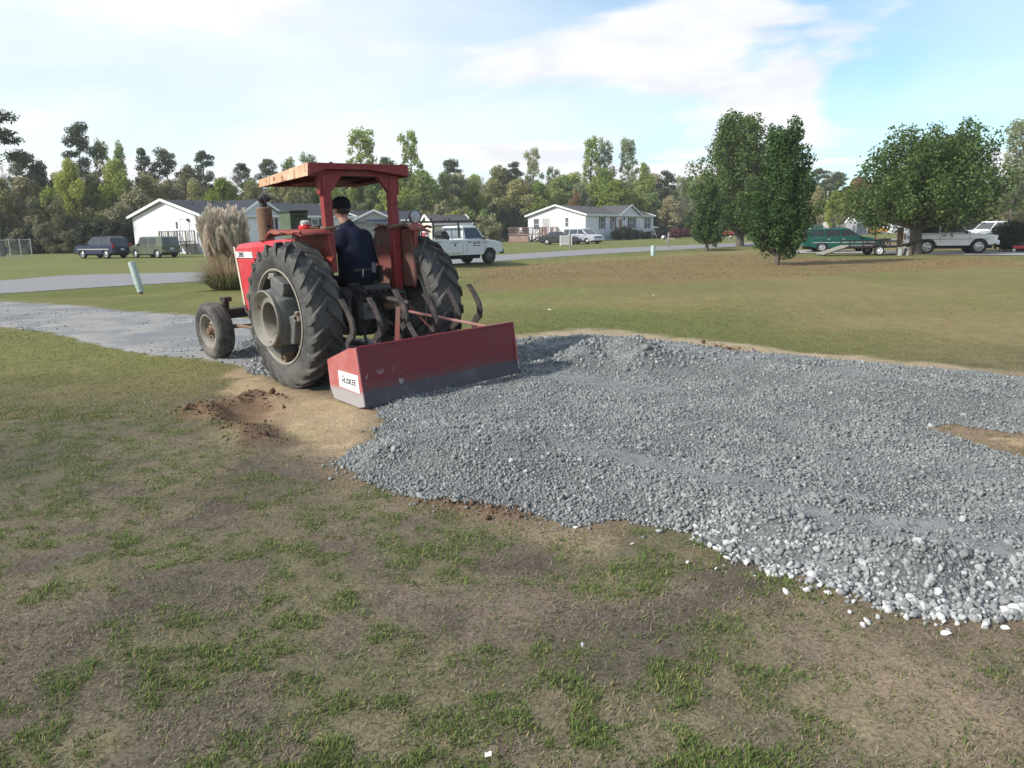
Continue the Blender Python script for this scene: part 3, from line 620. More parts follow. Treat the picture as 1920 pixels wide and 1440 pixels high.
def rear_wheel(sy):
    W_ = .42; w = empty('rear_wheel'); w.parent = tractor; w.location = (0, sy*(.760 if sy > 0 else .8275), .79)
    pr = [(.500, .155), (.535, .170), (.60, .188), (.665, .190), (.715, .182), (.740, .162), (.750, .10), (.753, 0)]
    prof = pr + [(r, -h) for r, h in pr[::-1][1:]]
    m = MB().lathe(prof, n=72)
    NL = 22
    for side in (1, -1):
        for k in range(NL):
            a0 = 2*math.pi*(k + (0 if side > 0 else .5))/NL; st = []
            for s in (0, .18, .4, .7, .9, 1.0):
                h = side*(.198 - s*.206); ang = a0 - (s**.85)*.30
                rt = .745 + .055*min(1, s/.18*1.0) if s < .18 else .794 - .012*abs(h/.2)
                wd = (.050 if s < .2 else .036 if s < .95 else .030); rb = rt-.062 if s > 0 else .66
                if s == 0: rt = .735
                for r, q in ((rb, -wd*.8), (rt, -wd*.5), (rt, wd*.5), (rb, wd*.8)):
                    aa = ang + q/r; st.append((r*math.cos(aa), h, r*math.sin(aa)))
            f = []
            for i in range(5):
                for j in range(3): f.append((i*4+j, i*4+j+1, i*4+j+5, i*4+j+4))
            f += [(0, 1, 2, 3), (20, 23, 22, 21)]
            m.add(st, f)
    m.build('tyre', m_tyre, w, smooth=38)
    # rim: thin cream flange round a dark barrel
    MB().lathe([(.500, .150), (.516, .158), (.520, .176), (.504, .180), (.492, .168), (.484, .14)], n=64).lathe([(.484, -.14), (.50, -.168), (.512, -.16), (.505, -.15)], n=64).build('rim', m_bone, w, smooth=40)
    MB().lathe([(.485, .142), (.468, .12), (.455, .05), (.455, -.05), (.470, -.12), (.486, -.142)], n=48).build('rim_barrel', m_iron, w, smooth=40)
    # cast centre: eight-sided drum standing out past the tyre face
    def ring(ro, ri, h): return [((ro if k % 2 == 0 else ri)*math.cos(2*math.pi*k/16+.12), sy*h, (ro if k % 2 == 0 else ri)*math.sin(2*math.pi*k/16+.12)) for k in range(16)]
    vs = ring(.33, .33, -.05) + ring(.345, .318, .02) + ring(.338, .312, .20) + ring(.312, .304, .275) + ring(.292, .292, .305)
    f = [(a*16+k, a*16+(k+1) % 16, a*16+16+(k+1) % 16, a*16+16+k) for a in range(4) for k in range(16)] + [tuple(range(16))]
    MB().add(vs, f).build('cast_centre', m_cast, w, smooth=20, bevel=.006)
    for k in range(4):                                            # stepped weight blocks bolted round the drum
        a = 2*math.pi*k/4 + .30; mm = MB()
        pts = [(r*math.cos(a+da), r*math.sin(a+da)) for r, da in ((.28, -.44), (.40, -.40), (.447, -.30), (.447, .30), (.40, .40), (.28, .44))]
        mm.prism(pts, sy*.02, sy*.215, 'Y'); mm.build('wheel_weight', m_cast, w, bevel=.014)
    for k in range(8):
        a = 2*math.pi*k/8 + .30 + .42*(1 if k % 2 else -1)*.95; cx_, cz_ = .425*math.cos(a), .425*math.sin(a); mm = MB()
        mm.box((cx_, sy*.13, cz_), (.085, .11, .07), (0, -a, 0)).box((cx_*1.05, sy*.17, cz_*1.05), (.05, .05, .10), (0, -a, 0)); mm.cyl((cx_, sy*.17, cz_), (cx_, sy*.225, cz_), .016, n=8); mm.build('rim_clamp', m_clamp if k % 3 else m_rustp, w, bevel=.008)
    # cream dished disc with deep hub well
    MB().lathe([(.285, sy*.295), (.302, sy*.300), (.304, sy*.330), (.292, sy*.340), (.278, sy*.330), (.248, sy*.290), (.220, sy*.268), (.182, sy*.268), (.174, sy*.276), (.165, sy*.255), (.158, sy*.10), (.10, sy*.09), (.085, sy*.10)], n=48).build('wheel_disc', m_disc, w, smooth=35)
    hb = MB().lathe([(.001, sy*.165), (.052, sy*.165), (.060, sy*.15), (.062, sy*.05)], n=20); hb.build('hub', m_rustp, w, smooth=35)
    for k in range(8):
        a = 2*math.pi*k/8; MB().cyl((.115*math.cos(a), sy*.085, .115*math.sin(a)), (.115*math.cos(a), sy*.135, .115*math.sin(a)), .014, n=6).build('wheel_nut', m_bone, w)
    for k in range(3):
        a = 2*math.pi*k/3+.5; MB().cyl((.262*math.cos(a), sy*.27, .262*math.sin(a)), (.262*math.cos(a), sy*.306, .262*math.sin(a)), .02, n=8).build('disc_bolt', m_rustp, w)
    return w
rear_wheel(1); rear_wheel(-1)
m_frim = worn('front_rim', (.27, .25, .22), (.20, .17, .14), .5, .65, 6.0, (.15, .075, .045), .45)
def front_wheel(sy):
    w = empty('front_wheel'); w.parent = tractor; w.location = (2.59, sy*.635-.0, .385); w.rotation_euler = (R_(-2*sy), 0, R_(2))
    pr = [(.225, .085), (.255, .108), (.30, .125), (.345, .118), (.372, .095), (.384, .06), (.386, .045), (.379, .04), (.379, .03), (.388, .026), (.389, 0)]
    MB().lathe(pr + [(r, -h) for r, h in pr[::-1][1:]], n=48).build('tyre', m_ftyre, w, smooth=50)
    MB().lathe([(.233, sy*.088), (.238, sy*.10), (.222, sy*.10), (.205, sy*.07), (.185, sy*.045), (.18, sy*-.02), (.14, sy*-.03), (.135, sy*.02), (.05, sy*.03), (.001, sy*.03)], n=36).build('rim', m_frim, w, smooth=35)
    MB().lathe([(.001, sy*.10), (.038, sy*.10), (.05, sy*.085), (.062, sy*.04), (.075, sy*.03)], n=18).build('hub', m_rustp, w, smooth=35)
    for k in range(6):
        a = math.pi*k/3; MB().cyl((.10*math.cos(a), sy*.02, .10*math.sin(a)), (.10*math.cos(a), sy*.06, .10*math.sin(a)), .012, n=6).build('wheel_nut', m_rustp, w)
front_wheel(1); front_wheel(-1)
# driveline
MB().cyl((0, -.62, .80), (0, .62, .80), .135, n=18).cyl((0, -.34, .80), (0, .34, .80), .20, n=18).build('rear_axle', m_iron, tractor, 40)
MB().prism([(-.38, .52), (-.40, .92), (-.25, 1.04), (.35, 1.06), (.95, .98), (.95, .55), (.3, .48)], -.23, .19).build('gearbox', m_iron, tractor, bevel=.03)
MB().prism([(.95, .55), (.95, 1.12), (2.15, 1.12), (2.15, .62), (1.9, .50), (1.2, .48)], -.22, .18).build('engine_block', m_iron, tractor, bevel=.03)
m = MB(); m.cyl((1.25, .19, .92), (1.25, .31, .92), .065, n=14).cyl((1.55, .19, .86), (1.55, .28, .86), .05, n=12).box((1.85, .24, .92), (.22, .10, .26)).tube([(1.2, .22, 1.1), (1.5, .27, 1.08), (1.9, .24, 1.1)], .018); m.build('engine_fittings', m_iron, tractor, 40)
# bonnet
yc = -.05; hw = .29
def bonnet_sec(x, zt, zb): return [(x, yc-hw, zb), (x, yc-hw, zt-.07), (x, yc-hw*.82, zt-.005), (x, yc, zt+.012), (x, yc+hw*.82, zt-.005), (x, yc+hw, zt-.07), (x, yc+hw, zb)]
vs = []; secs = [(.98, 1.585, 1.34), (1.5, 1.575, 1.34), (2.0, 1.555, 1.34), (2.40, 1.535, 1.34), (2.545, 1.52, 1.34), (2.575, 1.47, 1.36)]
for sct in secs: vs += bonnet_sec(*sct)
f = [(i*7+j, i*7+j+1, i*7+j+8, i*7+j+7) for i in range(len(secs)-1) for j in range(6)] + [tuple(range(7)), tuple(range(35, 42))]
f += [(i*7+6, i*7, i*7+7, i*7+13) for i in range(len(secs)-1)]
MB().add(vs, f).build('bonnet', m_hood, tractor, smooth=28)
# radiator shroud / nose side panels
MB().prism([(2.18, .62), (2.02, 1.12), (2.00, 1.335), (2.565, 1.335), (2.53, 1.05), (2.41, .60)], yc-hw+.004, yc+hw-.004).build('nose_panel', m_hood, tractor, bevel=.012)
MB().plate([(2.558, yc-hw-.002, 1.49), (2.60, yc-hw-.002, 1.49), (2.445, yc-hw-.002, .60), (2.405, yc-hw-.002, .60)], .004, (0, 1, 0)).build('nose_trim', M('cream_trim', (.62, .52, .42), .5), tractor)
MB().plate([(2.553, yc+hw+.003, 1.49), (2.595, yc+hw+.003, 1.49), (2.442, yc+hw+.003, .60), (2.40, yc+hw+.003, .60)], .006, (0, 1, 0)).build('nose_trim', M('cream_trim', (.62, .52, .42), .5), tractor)
MB().box((2.58, yc, 1.1), (.03, hw*1.9, .66), (0, R_(10), 0)).build('grille', m_black, tractor, bevel=.01)
dec = MB().plate([(2.02, yc+hw+.004, 1.345), (2.553, yc+hw+.004, 1.345), (2.56, yc+hw+.004, 1.425), (2.04, yc+hw+.004, 1.425)], .004, (0, 1, 0)).build('model_plate', M('decal_white', (.62, .63, .63), .45), tractor)
tm_ = text_mesh('285', .082, .001, .0022); o = link('model_number', tm_, dec, M('decal_ink', (.03, .03, .035), .5)); o.rotation_euler = (math.pi/2, 0, math.pi); o.location = (2.36, yc+hw+.0085, 1.385); o.scale = (1.35, 1, 1)
MB().box((2.03, yc+hw-.03, 1.23), (.10, .05, .15)).build('air_slot', m_black, tractor)
# silencer
mf = MB().cyl((1.80, .125, 1.56), (1.80, .125, 1.985), .098, n=24).build('silencer', m_rustp, tractor, 40, bevel=.015)
MB().cyl((1.80, .125, 1.98), (1.80, .125, 2.085), .046, n=16).build('exhaust_pipe', m_iron, mf, 40)
MB().tube([(1.77, .19, 2.07), (1.79, .125, 2.105), (1.84, .04, 2.10)], [.03, .058, .05], 12).cyl((1.74, .125, 2.04), (1.74, .125, 2.12), .02, n=8).build('rain_cap', m_iron, mf, 40)
MB().cyl((1.70, .135, 1.75), (1.67, .138, 1.75), .022, n=10).build('silencer_plug', m_black, mf)
# front axle
MB().box((2.55, 0, .60), (.17, 1.02, .13)).box((2.50, 0, .68), (.34, .26, .12)).build('front_axle', m_iron, tractor, bevel=.02)
for sy in (1, -1):
    MB().cyl((2.58, sy*.50, .36), (2.55, sy*.46, .76), .05, n=12).cyl((2.59, sy*.635, .385), (2.58, sy*.46, .385), .045, n=12).box((2.53, sy*.46, .80), (.16, .10, .06)).build('steering_knuckle', m_iron, tractor, 35)
MB().cyl((2.30, -.5, .44), (2.30, .5, .44), .02, n=8).cyl((1.1, .40, .47), (2.30, .47, .46), .022, n=8).build('drag_link', m_rustp, tractor)
MB().prism([(2.15, .50), (2.15, .80), (2.50, .72), (2.50, .55)], -.19, .15).build('front_support', m_iron, tractor, bevel=.02)
# footplates, dash, wheel
for sy in (1, -1): MB().box((.62, sy*.36-.04, .66), (.62, .28, .03)).build('footplate', m_iron, tractor)
MB().prism([(.80, 1.0), (.86, 1.52), (.98, 1.58), (1.02, 1.0)], -.25, .15).build('dash', m_iron, tractor, bevel=.02)
MB().cyl((.86, -.05, 1.40), (.66, -.05, 1.55), .028, n=10).build('steering_column', m_iron, tractor)
sw = MB(); cc = Vector((.64, -.05, 1.565)); ax = Vector((-.2, 0, .15)).normalized(); e1 = Vector((0, 1, 0)); e2 = ax.cross(e1)
ringp = [cc + (e1*math.cos(a) + e2*math.sin(a))*.20 for a in [2*math.pi*k/28 for k in range(29)]]
sw.tube(ringp, .014, 8, False)
for k in range(3): a = 2*math.pi*k/3+.5; sw.bar(cc, cc + (e1*math.cos(a) + e2*math.sin(a))*.2, .018)
sw.build('steering_wheel', m_black, tractor, 50)
# seat
MB().box((.12, -.06, .93), (.44, .46, .10)).build('seat', m_black, tractor, bevel=.04, seg=3)
MB().box((-.12, -.06, 1.02), (.07, .40, .16), (0, R_(-12), 0)).build('seat_back', m_black, tractor, bevel=.035, seg=3)
MB().cyl((.10, -.05, .86), (.10, -.05, .92), .09, n=14).build('seat_post', m_iron, tractor)
# mudguards
m_fend2 = worn('inner_guard', (.17, .040, .034), (.12, .085, .065), .7, .75, 3.0, (.08, .05, .035), .5, 0, 8.0)
def mudguard(sy, yi, yo, low):
    g = empty('mudguard'); g.parent = tractor
    MB().prism([(-.34, low), (-.40, low+.1), (-.30, 1.66), (.40, 1.675), (.56, 1.40), (.66, 1.0), (.30, 1.0)], sy*yi-.012, sy*yi+.012).build('inner_panel', m_fend if sy > 0 else m_fend2, g, bevel=.006)
    # crumpled top sheet
    nx, ny = 12, 5; vs = []
    for i in range(nx+1):
        for j in range(ny+1):
            u = i/nx; x_ = -.36 + .80*u; y_ = yi-.03 + (yo-yi+.03)*j/ny
            z_ = 1.695 + .012*math.sin(u*9+sy)*(j/ny) - .045*max(0, (u-.82)/.18)**2 - .05*max(0, (.10-u)/.10) - .03*(j/ny)**3*(1+math.sin(u*13))*.8
            vs.append((x_, sy*y_, z_))
    fs = [(i*(ny+1)+j, i*(ny+1)+j+1, (i+1)*(ny+1)+j+1, (i+1)*(ny+1)+j) for i in range(nx) for j in range(ny)]
    o = MB().add(vs, fs).build('top_sheet', m_fend, g, 50); s = o.modifiers.new('thickness', 'SOLIDIFY'); s.thickness = .012; s.offset = 0
    lip = [(-.36 + .80*i/10, sy*yo, 1.672 + .012*math.sin(i*1.7) - .045*max(0, (i/10-.82)/.18)**2) for i in range(11)]
    MB().tube(lip, .016, 6).build('edge_lip', m_fend, g, 50)
    return g
mudguard(1, .44, .78, 1.30); mudguard(-1, .64, .90, 1.0)
MB().prism([(-.27, .98), (-.36, 1.66), (-.20, 1.66), (-.20, .98)], -.71, -.66).build('guard_brace', m_fend, tractor, bevel=.006)
MB().prism([(-.25, 1.32), (-.30, 1.66), (-.18, 1.66), (-.16, 1.32)], .40, .425).build('guard_brace', m_fend, tractor, bevel=.006)
# roll-over posts
def post(y, zb):
    p = empty('roll_bar'); p.parent = tractor; p.location = (-.10, y, 0)
    MB().box((0, 0, (zb+2.27)/2), (.085, .105, 2.27-zb)).build('post', m_rops, p, bevel=.01)
    sg = 1 if y < 0 else -1
    MB().prism([(sg*.052, 2.27), (sg*.052, 2.08), (sg*.21, 2.27)], -.03, .03, 'X').build('gusset', m_rops, p)
    MB().box((0, -sg*.07, 2.16), (.07, .03, .20)).build('outer_plate', m_rops, p, bevel=.005)
    for z_ in (1.95, 1.45): MB().cyl((-.043, 0, z_), (-.055, 0, z_), .012, n=8).build('bolt', m_iron, p)
    return p
pl = post(.305, 1.22); prr = post(-.555, .80)
for y_, nm in ((.305, pl), (-.555, prr)):
    m = MB().box((0, 0, 1.70), (.115, .135, .05)); m.cyl((-.07, -.10, 1.72), (-.07, .12, 1.69), .014, n=8).cyl((.05, .09, 1.71), (.10, .17, 1.715), .012, n=8).build('clamp', m_rustp, nm, 35)
MB().tube([(0, -.05, 1.705), (-.02, -.16, 1.70), (.02, -.25, 1.69)], [.014, .022, .014], 8).cyl((0, -.15, 1.70), (0, -.15, 1.745), .02, n=8).build('indicator_stalk', m_iron, prr, 40)
# canopy
cn = empty('canopy'); cn.parent = tractor
X0, X1, Y0, Y1 = -.23, .965, .545, -.705
def cz(x): return 2.368 - .112*(x-X0)/(X1-X0)
def cgrid(zf, th):
    vs = []; nx, ny = 10, 8
    for i in range(nx+1):
        for j in range(ny+1):
            u, w_ = i/nx, j/ny; x_ = X0+(X1-X0)*u; y_ = Y0+(Y1-Y0)*w_; vs.append((x_, y_, zf(x_, y_)))
    return MB().add(vs, [(i*(ny+1)+j, i*(ny+1)+j+1, (i+1)*(ny+1)+j+1, (i+1)*(ny+1)+j) for i in range(nx) for j in range(ny)])
rnd_ = random.Random(3); sag = {}
def topz(x, y): return cz(x) + .012*(1-((y+.08)/.62)**2) + rnd_.uniform(-.003, .003)
o = cgrid(topz, 0).build('roof_sheet', m_canu, cn, 50); s = o.modifiers.new('t', 'SOLIDIFY'); s.thickness = .012; s.offset = -1
for yl, lipmat in ((Y0, m_canr), (Y1, m_rops)):
    sgn = 1 if yl > 0 else -1
    for k in range(4):                                       # side lip is several beaten panels
        a, b = X0 + (X1-X0)*k/4, X0 + (X1-X0)*(k+1)/4; d = .115 - .05*((a+b)/2-X0)/(X1-X0); dd = .012*rnd_.uniform(-1, 1)
        MB().plate([(a+.004, yl+sgn*(.004+.004*(k % 2)), cz(a)+.012), (b-.002, yl+sgn*.006, cz(b)+.012), (b-.002, yl+sgn*.010, cz(b)-d+dd), (a+.004, yl+sgn*.014, cz(a)-d-.012)], .010).build('side_lip', lipmat, cn, bevel=.003)
MB().plate([(X0-.004, Y0, cz(X0)+.012), (X0-.004, Y1, cz(X0)+.012), (X0-.008, Y1, cz(X0)-.115), (X0+.002, -.2, cz(X0)-.052), (X0+.002, .35, cz(X0)-.052), (X0-.008, Y0, cz(X0)-.11)], .012).build('rear_lip', m_rops, cn, bevel=.004)
MB().plate([(X1+.004, Y0, cz(X1)+.01), (X1+.004, Y1, cz(X1)+.01), (X1+.004, Y1, cz(X1)-.06), (X1+.004, Y0, cz(X1)-.06)], .01).build('front_lip', m_canr, cn)
vs = [(.10, .42, 2.20), (.10, .1, 2.235), (.12, -.25, 2.18), (.10, -.5, 2.225), (.75, .42, 2.19), (.75, .1, 2.205), (.75, -.25, 2.19), (.75, -.5, 2.195)]
o = MB().add(vs, [(0, 1, 5, 4), (1, 2, 6, 5), (2, 3, 7, 6)]).build('roof_lining', m_canu, cn); s = o.modifiers.new('t', 'SOLIDIFY'); s.thickness = .01
MB().bar((-.10, .50, 2.285), (-.10, -.66, 2.285), .07, .06).bar((.75, .50, 2.21), (.75, -.66, 2.21), .05, .05).bar((-.1, .305, 2.27), (.75, .305, 2.21), .05).bar((-.1, -.555, 2.27), (.75, -.555, 2.21), .05).build('roof_frame', m_rops, cn)
ep = [Vector((.30, -.03+.030*math.cos(a), 2.405+.030*math.sin(a))) for a in [2*math.pi*k/14 for k in range(15)]]
MB().tube(ep, .007, 6, False).cyl((.30, -.03, 2.31), (.30, -.03, 2.375), .008, n=6).build('lifting_eye', m_iron, cn, 50)
# lamps
lf = empty('tail_lamp'); lf.parent = tractor; lf.location = (.30, .36, 1.70)
MB().lathe([(.001, -.01), (.075, -.01), (.082, .02), (.07, .048), (.001, .05)], axis='Z', n=20).build('red_lens', m_redlens, lf, 50)
MB().lathe([(.055, .05), (.06, .075), (.04, .098), (.001, .10)], axis='Z', n=16).build('clear_lens', m_lens, lf, 50)
wl = empty('work_lamp'); wl.parent = tractor; wl.location = (0.0, -.94, 1.80)
o = MB().lathe([(.001, .062), (.05, .06), (.078, .03), (.085, 0), (.085, -.012), (.078, -.014)], axis='X', n=24).build('shell', m_black, wl, 50)
MB().lathe([(.001, -.022), (.05, -.018), (.076, -.008)], axis='X', n=24).build('lens', m_lens, wl, 50)
MB().lathe([(.03, -.09), (.07, -.125), (.078, -.10), (.06, -.085)], axis='Z', n=16).box((0, 0, -.105), (.11, .11, .05), None, (.7, .7)).build('red_base', m_redlens, wl)
MB().bar((0, .0, -.13), (-.0, .40, -.135), .05, .02).bar((0, 0, -.12), (.02, -.12, -.11), .03, .012).build('bracket', m_iron, wl)
# hitch and rear clutter
def hitch(nm, m, mat=m_iron): return m.build(nm, mat, tractor, 40)
for sy in (1, -1):
    hitch('lower_link', MB().tube([(-.22, sy*.30, .48), (-.7, sy*.36-.02, .47), (-1.06, sy*.40-.06, .46)], [.035, .035, .045], 8))
    hitch('lift_arm', MB().tube([(-.30, sy*.24, 1.0), (-.50, sy*.36, .96)], [.045, .03], 8))
    hitch('lift_rod', MB().tube([(-.50, sy*.36, .96), (-.54, sy*.38, .50)], .018, 8))
    hitch('check_chain', MB().tube([(-.10, sy*.45, .55), (-.5, sy*.44, .44), (-.85, sy*.40, .46)], .016, 6))
hitch('top_link', MB().tube([(-.42, -.06, .93), (-.75, -.06, .92), (-1.00, -.07, .90)], [.026, .036, .026], 8))
hitch('hydraulic_box', MB().box((-.22, -.03, .98), (.36, .40, .12)).cyl((-.42, .14, 1.03), (-.42, -.2, 1.03), .05, n=10))
rc = random.Random(9)
for k in range(14):
    a = (-.34-.12*rc.random(), rc.uniform(-.30, .24), rc.uniform(.62, 1.0)); b = (a[0]+rc.uniform(-.10, .05), a[1]+rc.uniform(-.16, .16), a[2]+rc.uniform(-.25, .12)); hitch('linkage_rod', MB().cyl(a, b, rc.uniform(.010, .024), n=8), m_iron if k % 3 else m_rustp)
hitch('valve_block', MB().box((-.42, .10, .80), (.14, .16, .18)).cyl((-.50, .10, .84), (-.56, .10, .84), .03, n=10), m_cast)
hitch('draft_spring', MB().tube([(-.44, -.16, .84), (-.50, -.16, .84), (-.62, -.16, .84)], [.06, .06, .035], 12), m_rustp)
hitch('drawbar', MB().box((-.55, -.04, .36), (.75, .09, .04)))
hitch('power_shaft_guard', MB().cyl((-.38, -.04, .62), (-.52, -.04, .62), .075, n=14))
for k in range(5):
    y_ = -.25 + .1*k; hitch('hose', MB().tube([(-.35, y_, 1.06), (-.50-.03*k, y_+.05, 1.0), (-.46, y_-.03, .82+.03*k), (-.36, y_*.5, .70)], .013, 6))
hitch('lever_quadrant', MB().box((.12, -.40, 1.16), (.26, .04, .18)).cyl((.12, -.38, 1.22), (.20, -.36, 1.42), .010, n=6).cyl((.02, -.40, 1.22), (.06, -.38, 1.40), .010, n=6))
# green steel box and plastic bin carried on the tractor
TM = Matrix.Translation(tractor.location) @ tractor.rotation_euler.to_matrix().to_4x4()
def on_tractor(o, x, y, z, rz=0):
    o.matrix_world = TM @ Matrix.Translation((x, y, z)) @ Matrix.Rotation(rz, 4, 'Z'); return o
gb = on_tractor(empty('tool_box', label='tall green steel box with dark lid on top of the bonnet', cat='box'), 1.2, .03, 1.585, R_(8))
MB().box((0, 0, .155), (.22, .26, .31)).build('case', M('box_green', (.085, .125, .075), .6, 0, .25, 6), gb, bevel=.006)
MB().box((0, -.0, .325), (.235, .275, .032)).build('lid', M('box_lid', (.02, .026, .02), .5), gb, bevel=.006)
MB().bar((-.1125, -.06, .27), (-.1125, .06, .27), .012, .02).build('latch', m_iron, gb)
bn = on_tractor(empty('plastic_bin', label='clear grey plastic bin with blue lid on the right mudguard', cat='bin'), .22, -.62, 1.705, R_(3))
MB().box((0, 0, .03), (.22, .34, .06), None, (1.06, 1.04)).build('tub', M('bin_plastic', (.42, .44, .46), .35, 0, .2, 9), bn, bevel=.008)
MB().box((0, 0, .070), (.245, .365, .018)).build('lid', M('bin_lid', (.16, .24, .40), .4, 0, .2, 9), bn, bevel=.006)
# ================================================================== box blade
blade = on_tractor(empty('box_blade', label='worn red box blade implement resting on the gravel behind the tractor', cat='box blade'), -1.3, -.075, 0.0)
t = NT('blade_red'); oc = t.co(); sp = t.n('ShaderNodeSeparateXYZ'); t.l(oc, sp.inputs[0])
n1 = t.noise(2.2, 6, .65); n2 = t.noise(14, 5, .6)
base = t.mix(t.rng(n1, .35, .7, 0, .6), (.165, .006, .018), (.125, .018, .026)); base = t.mix(t.rng(n2, .5, .8, 0, .3), base, (.155, .075, .072))
zf = t.rng(sp.outputs[2], .32, .16, 0, 1); base = t.mix(t.math('MULTIPLY', zf, t.rng(n1, .3, .6, .3, .9)), base, (.095, .060, .060))      # rubbed by gravel
chip = t.noise(9, 3, .5, t.co('Object', (1, 1.1, .55)))
cm = t.math('MULTIPLY', t.rng(chip, .525, .545), t.math('MULTIPLY', t.rng(sp.outputs[1], .30, .60), t.rng(sp.outputs[2], .40, .30))); base = t.mix(cm, base, (.30, .27, .28))
t.bump(n2, .1, .004); m_bl = t.fin(base, .5)
t = NT('blade_end'); oc = t.co(); sp = t.n('ShaderNodeSeparateXYZ'); t.l(oc, sp.inputs[0]); n1 = t.noise(4, 6, .65); n2 = t.noise(18, 5, .6)
base = t.mix(t.rng(n1, .3, .7, 0, .8), (.37, .085, .085), (.44, .185, .170)); base = t.mix(t.rng(n2, .58, .72), base, (.30, .10, .07))
base = t.mix(t.rng(t.math('ADD', sp.outputs[2], t.math('MULTIPLY', n1, .10)), .26, .20), base, (.33, .31, .32)); t.bump(n2, .1, .004); m_end = t.fin(base, .55)
m_edge = worn('cutting_edge', (.072, .055, .058), (.13, .112, .115), .55, .5, 5.0, None, 0, .3)
bw0, bw1 = 1.0, -1.0
MB().plate([(-.215, bw0, .600), (-.215, bw1, .600), (-.245, bw1, .19), (-.245, bw0, .19)], .014).build('moldboard', m_bl, blade)
MB().plate([(-.246, bw0, .192), (-.246, bw1, .192), (-.305, bw1-.03, .05), (-.305, bw0-.0, .05)], .016).build('rear_cutting_edge', m_edge, blade)
MB().bar((-.20, bw0, .603), (-.20, bw1, .603), .05, .03).build('top_tube', m_bl, blade)
for y_, nm in ((bw0+.008, 0), (bw1-.008, 1)):
    MB().plate([(.33, y_, .445), (-.10, y_, .600), (-.222, y_, .612), (-.30, y_, .06), (-.20, y_, .035), (.25, y_, .06), (.315, y_, .16)], .016, (0, 1, 0)).build('end_plate', m_end, blade, bevel=.004)
MB().plate([(.10, bw0, .30), (.10, bw1, .30), (.02, bw1, .07), (.02, bw0, .07)], .016).build('front_cutting_edge', m_edge, blade)
MB().bar((.12, bw0, .47), (.12, bw1, .47), .09).build('shank_beam', m_bl, blade)
dc = MB().plate([(-.225, bw0+.0185, .352), (.125, bw0+.0185, .362), (.125, bw0+.0185, .205), (-.238, bw0+.0185, .180)], .003, (0, 1, 0)).build('maker_plate', M('plate_white', (.80, .80, .80), .4, 0, .05), blade)
o = link('maker_name', text_mesh('HUSKEE', .078, .0008, .0016), dc, M('decal_ink', (.03, .03, .035), .5)); o.rotation_euler = (math.pi/2, 0, math.pi); o.location = (-.055, bw0+.0208, .272); o.scale = (.93, 1, 1)
MB().plate([(.03, bw0+.0205, .325), (.055, bw0+.0205, .318), (.05, bw0+.0205, .305), (.03, bw0+.0205, .308)], .001, (0, 1, 0)).build('maker_mark', M('decal_ink', (.03, .03, .035), .5), dc)
m_shank = worn('shank_steel', (.035, .030, .029), (.12, .08, .075), .5, .6, 8.0, (.10, .055, .04), .3)
for k in range(6):                                     # ripper teeth pulled up through the beam
    y_ = .83 - .338*k; dz = (.02, 0, .05, -.02, .0, .02)[k]
    prof = [(.30, 1.00), (.22, .90), (.155, .80), (.135, .72), (.15, .655), (.215, .615), (.25, .57), (.25, .44)]
    s = MB(); pts = [Vector((a+.03*((k*7) % 3-1), y_, b+dz)) for a, b in prof]
    wv = [.022, .036, .042, .044, .046, .044, .040, .036]; vs = []
    for i, p in enumerate(pts):
        d = (pts[min(i+1, 7)]-pts[max(i-1, 0)]).normalized(); nrm = Vector((-d.z, 0, d.x))
        for a, b in ((-1, -1), (1, -1), (1, 1), (-1, 1)): vs.append(p + nrm*wv[i]*a*.85 + Vector((0, .014*b, 0)))
    f = [(i*4+j, i*4+(j+1) % 4, i*4+4+(j+1) % 4, i*4+4+j) for i in range(7) for j in range(4)] + [(0, 1, 2, 3), (28, 31, 30, 29)]
    sh_ = s.add(vs, f).build('shank', m_shank, blade, bevel=.004)
    MB().plate([pts[0]+Vector((-.015, .016, .01)), pts[0]+Vector((.035, .016, .0)), pts[1]+Vector((.03, .016, .015)), pts[1]+Vector((-.03, .016, .0))], .02, (0, 1, 0)).build('tooth', m_shank, sh_)
MB().bar((.42, .07, .86), (.16, .30, .48), .05, .014).bar((.42, -.07, .86), (.16, -.30, .48), .05, .014).build('mast', m_fend2, blade)
MB().bar((.40, -.05, .80), (-.19, -.62, .615), .055, .022, (0, 0, 1)).build('mast_brace', worn('brace_pink', (.46, .20, .18), (.50, .28, .25), .5, .6, 6.0), blade, bevel=.004)
MB().bar((.40, .05, .80), (-.19, .30, .615), .05, .02).build('mast_brace', m_shank, blade, bevel=.004)
for sy in (1, -1): MB().plate([(.16, sy*.38, .44), (.34, sy*.38, .50), (.34, sy*.38, .38), (.16, sy*.38, .34)], .016, (0, 1, 0)).build('hitch_lug', m_bl, blade)
# ================================================================== driver
def fused(name, parts, mat, parent, voxel=.009, smooth=6):
    """one continuous skin: tapered limbs and ellipsoids melted together"""
    m = MB()
    for p in parts:
        if p[0] == 't':
            m.tube(p[1], p[2], 14)
            for q, r in ((p[1][0], p[2][0]), (p[1][-1], p[2][-1])): m.ell(q, r*.99, 12, 8)
        else: m.ell(p[1], p[2], 16, 12)
    o = m.build(name, mat, None); r = o.modifiers.new('r', 'REMESH'); r.mode = 'VOXEL'; r.voxel_size = voxel
    s = o.modifiers.new('s', 'SMOOTH'); s.factor = .5; s.iterations = smooth
    dg = bpy.context.evaluated_depsgraph_get(); me = bpy.data.meshes.new_from_object(o.evaluated_get(dg)); me.name = name
    bpy.data.objects.remove(o); me.polygons.foreach_set('use_smooth', np.ones(len(me.polygons), bool))
    if len(me.materials) == 0: me.materials.append(mat)
    else: me.materials[0] = mat
    ob = link(name, me, parent); return ob
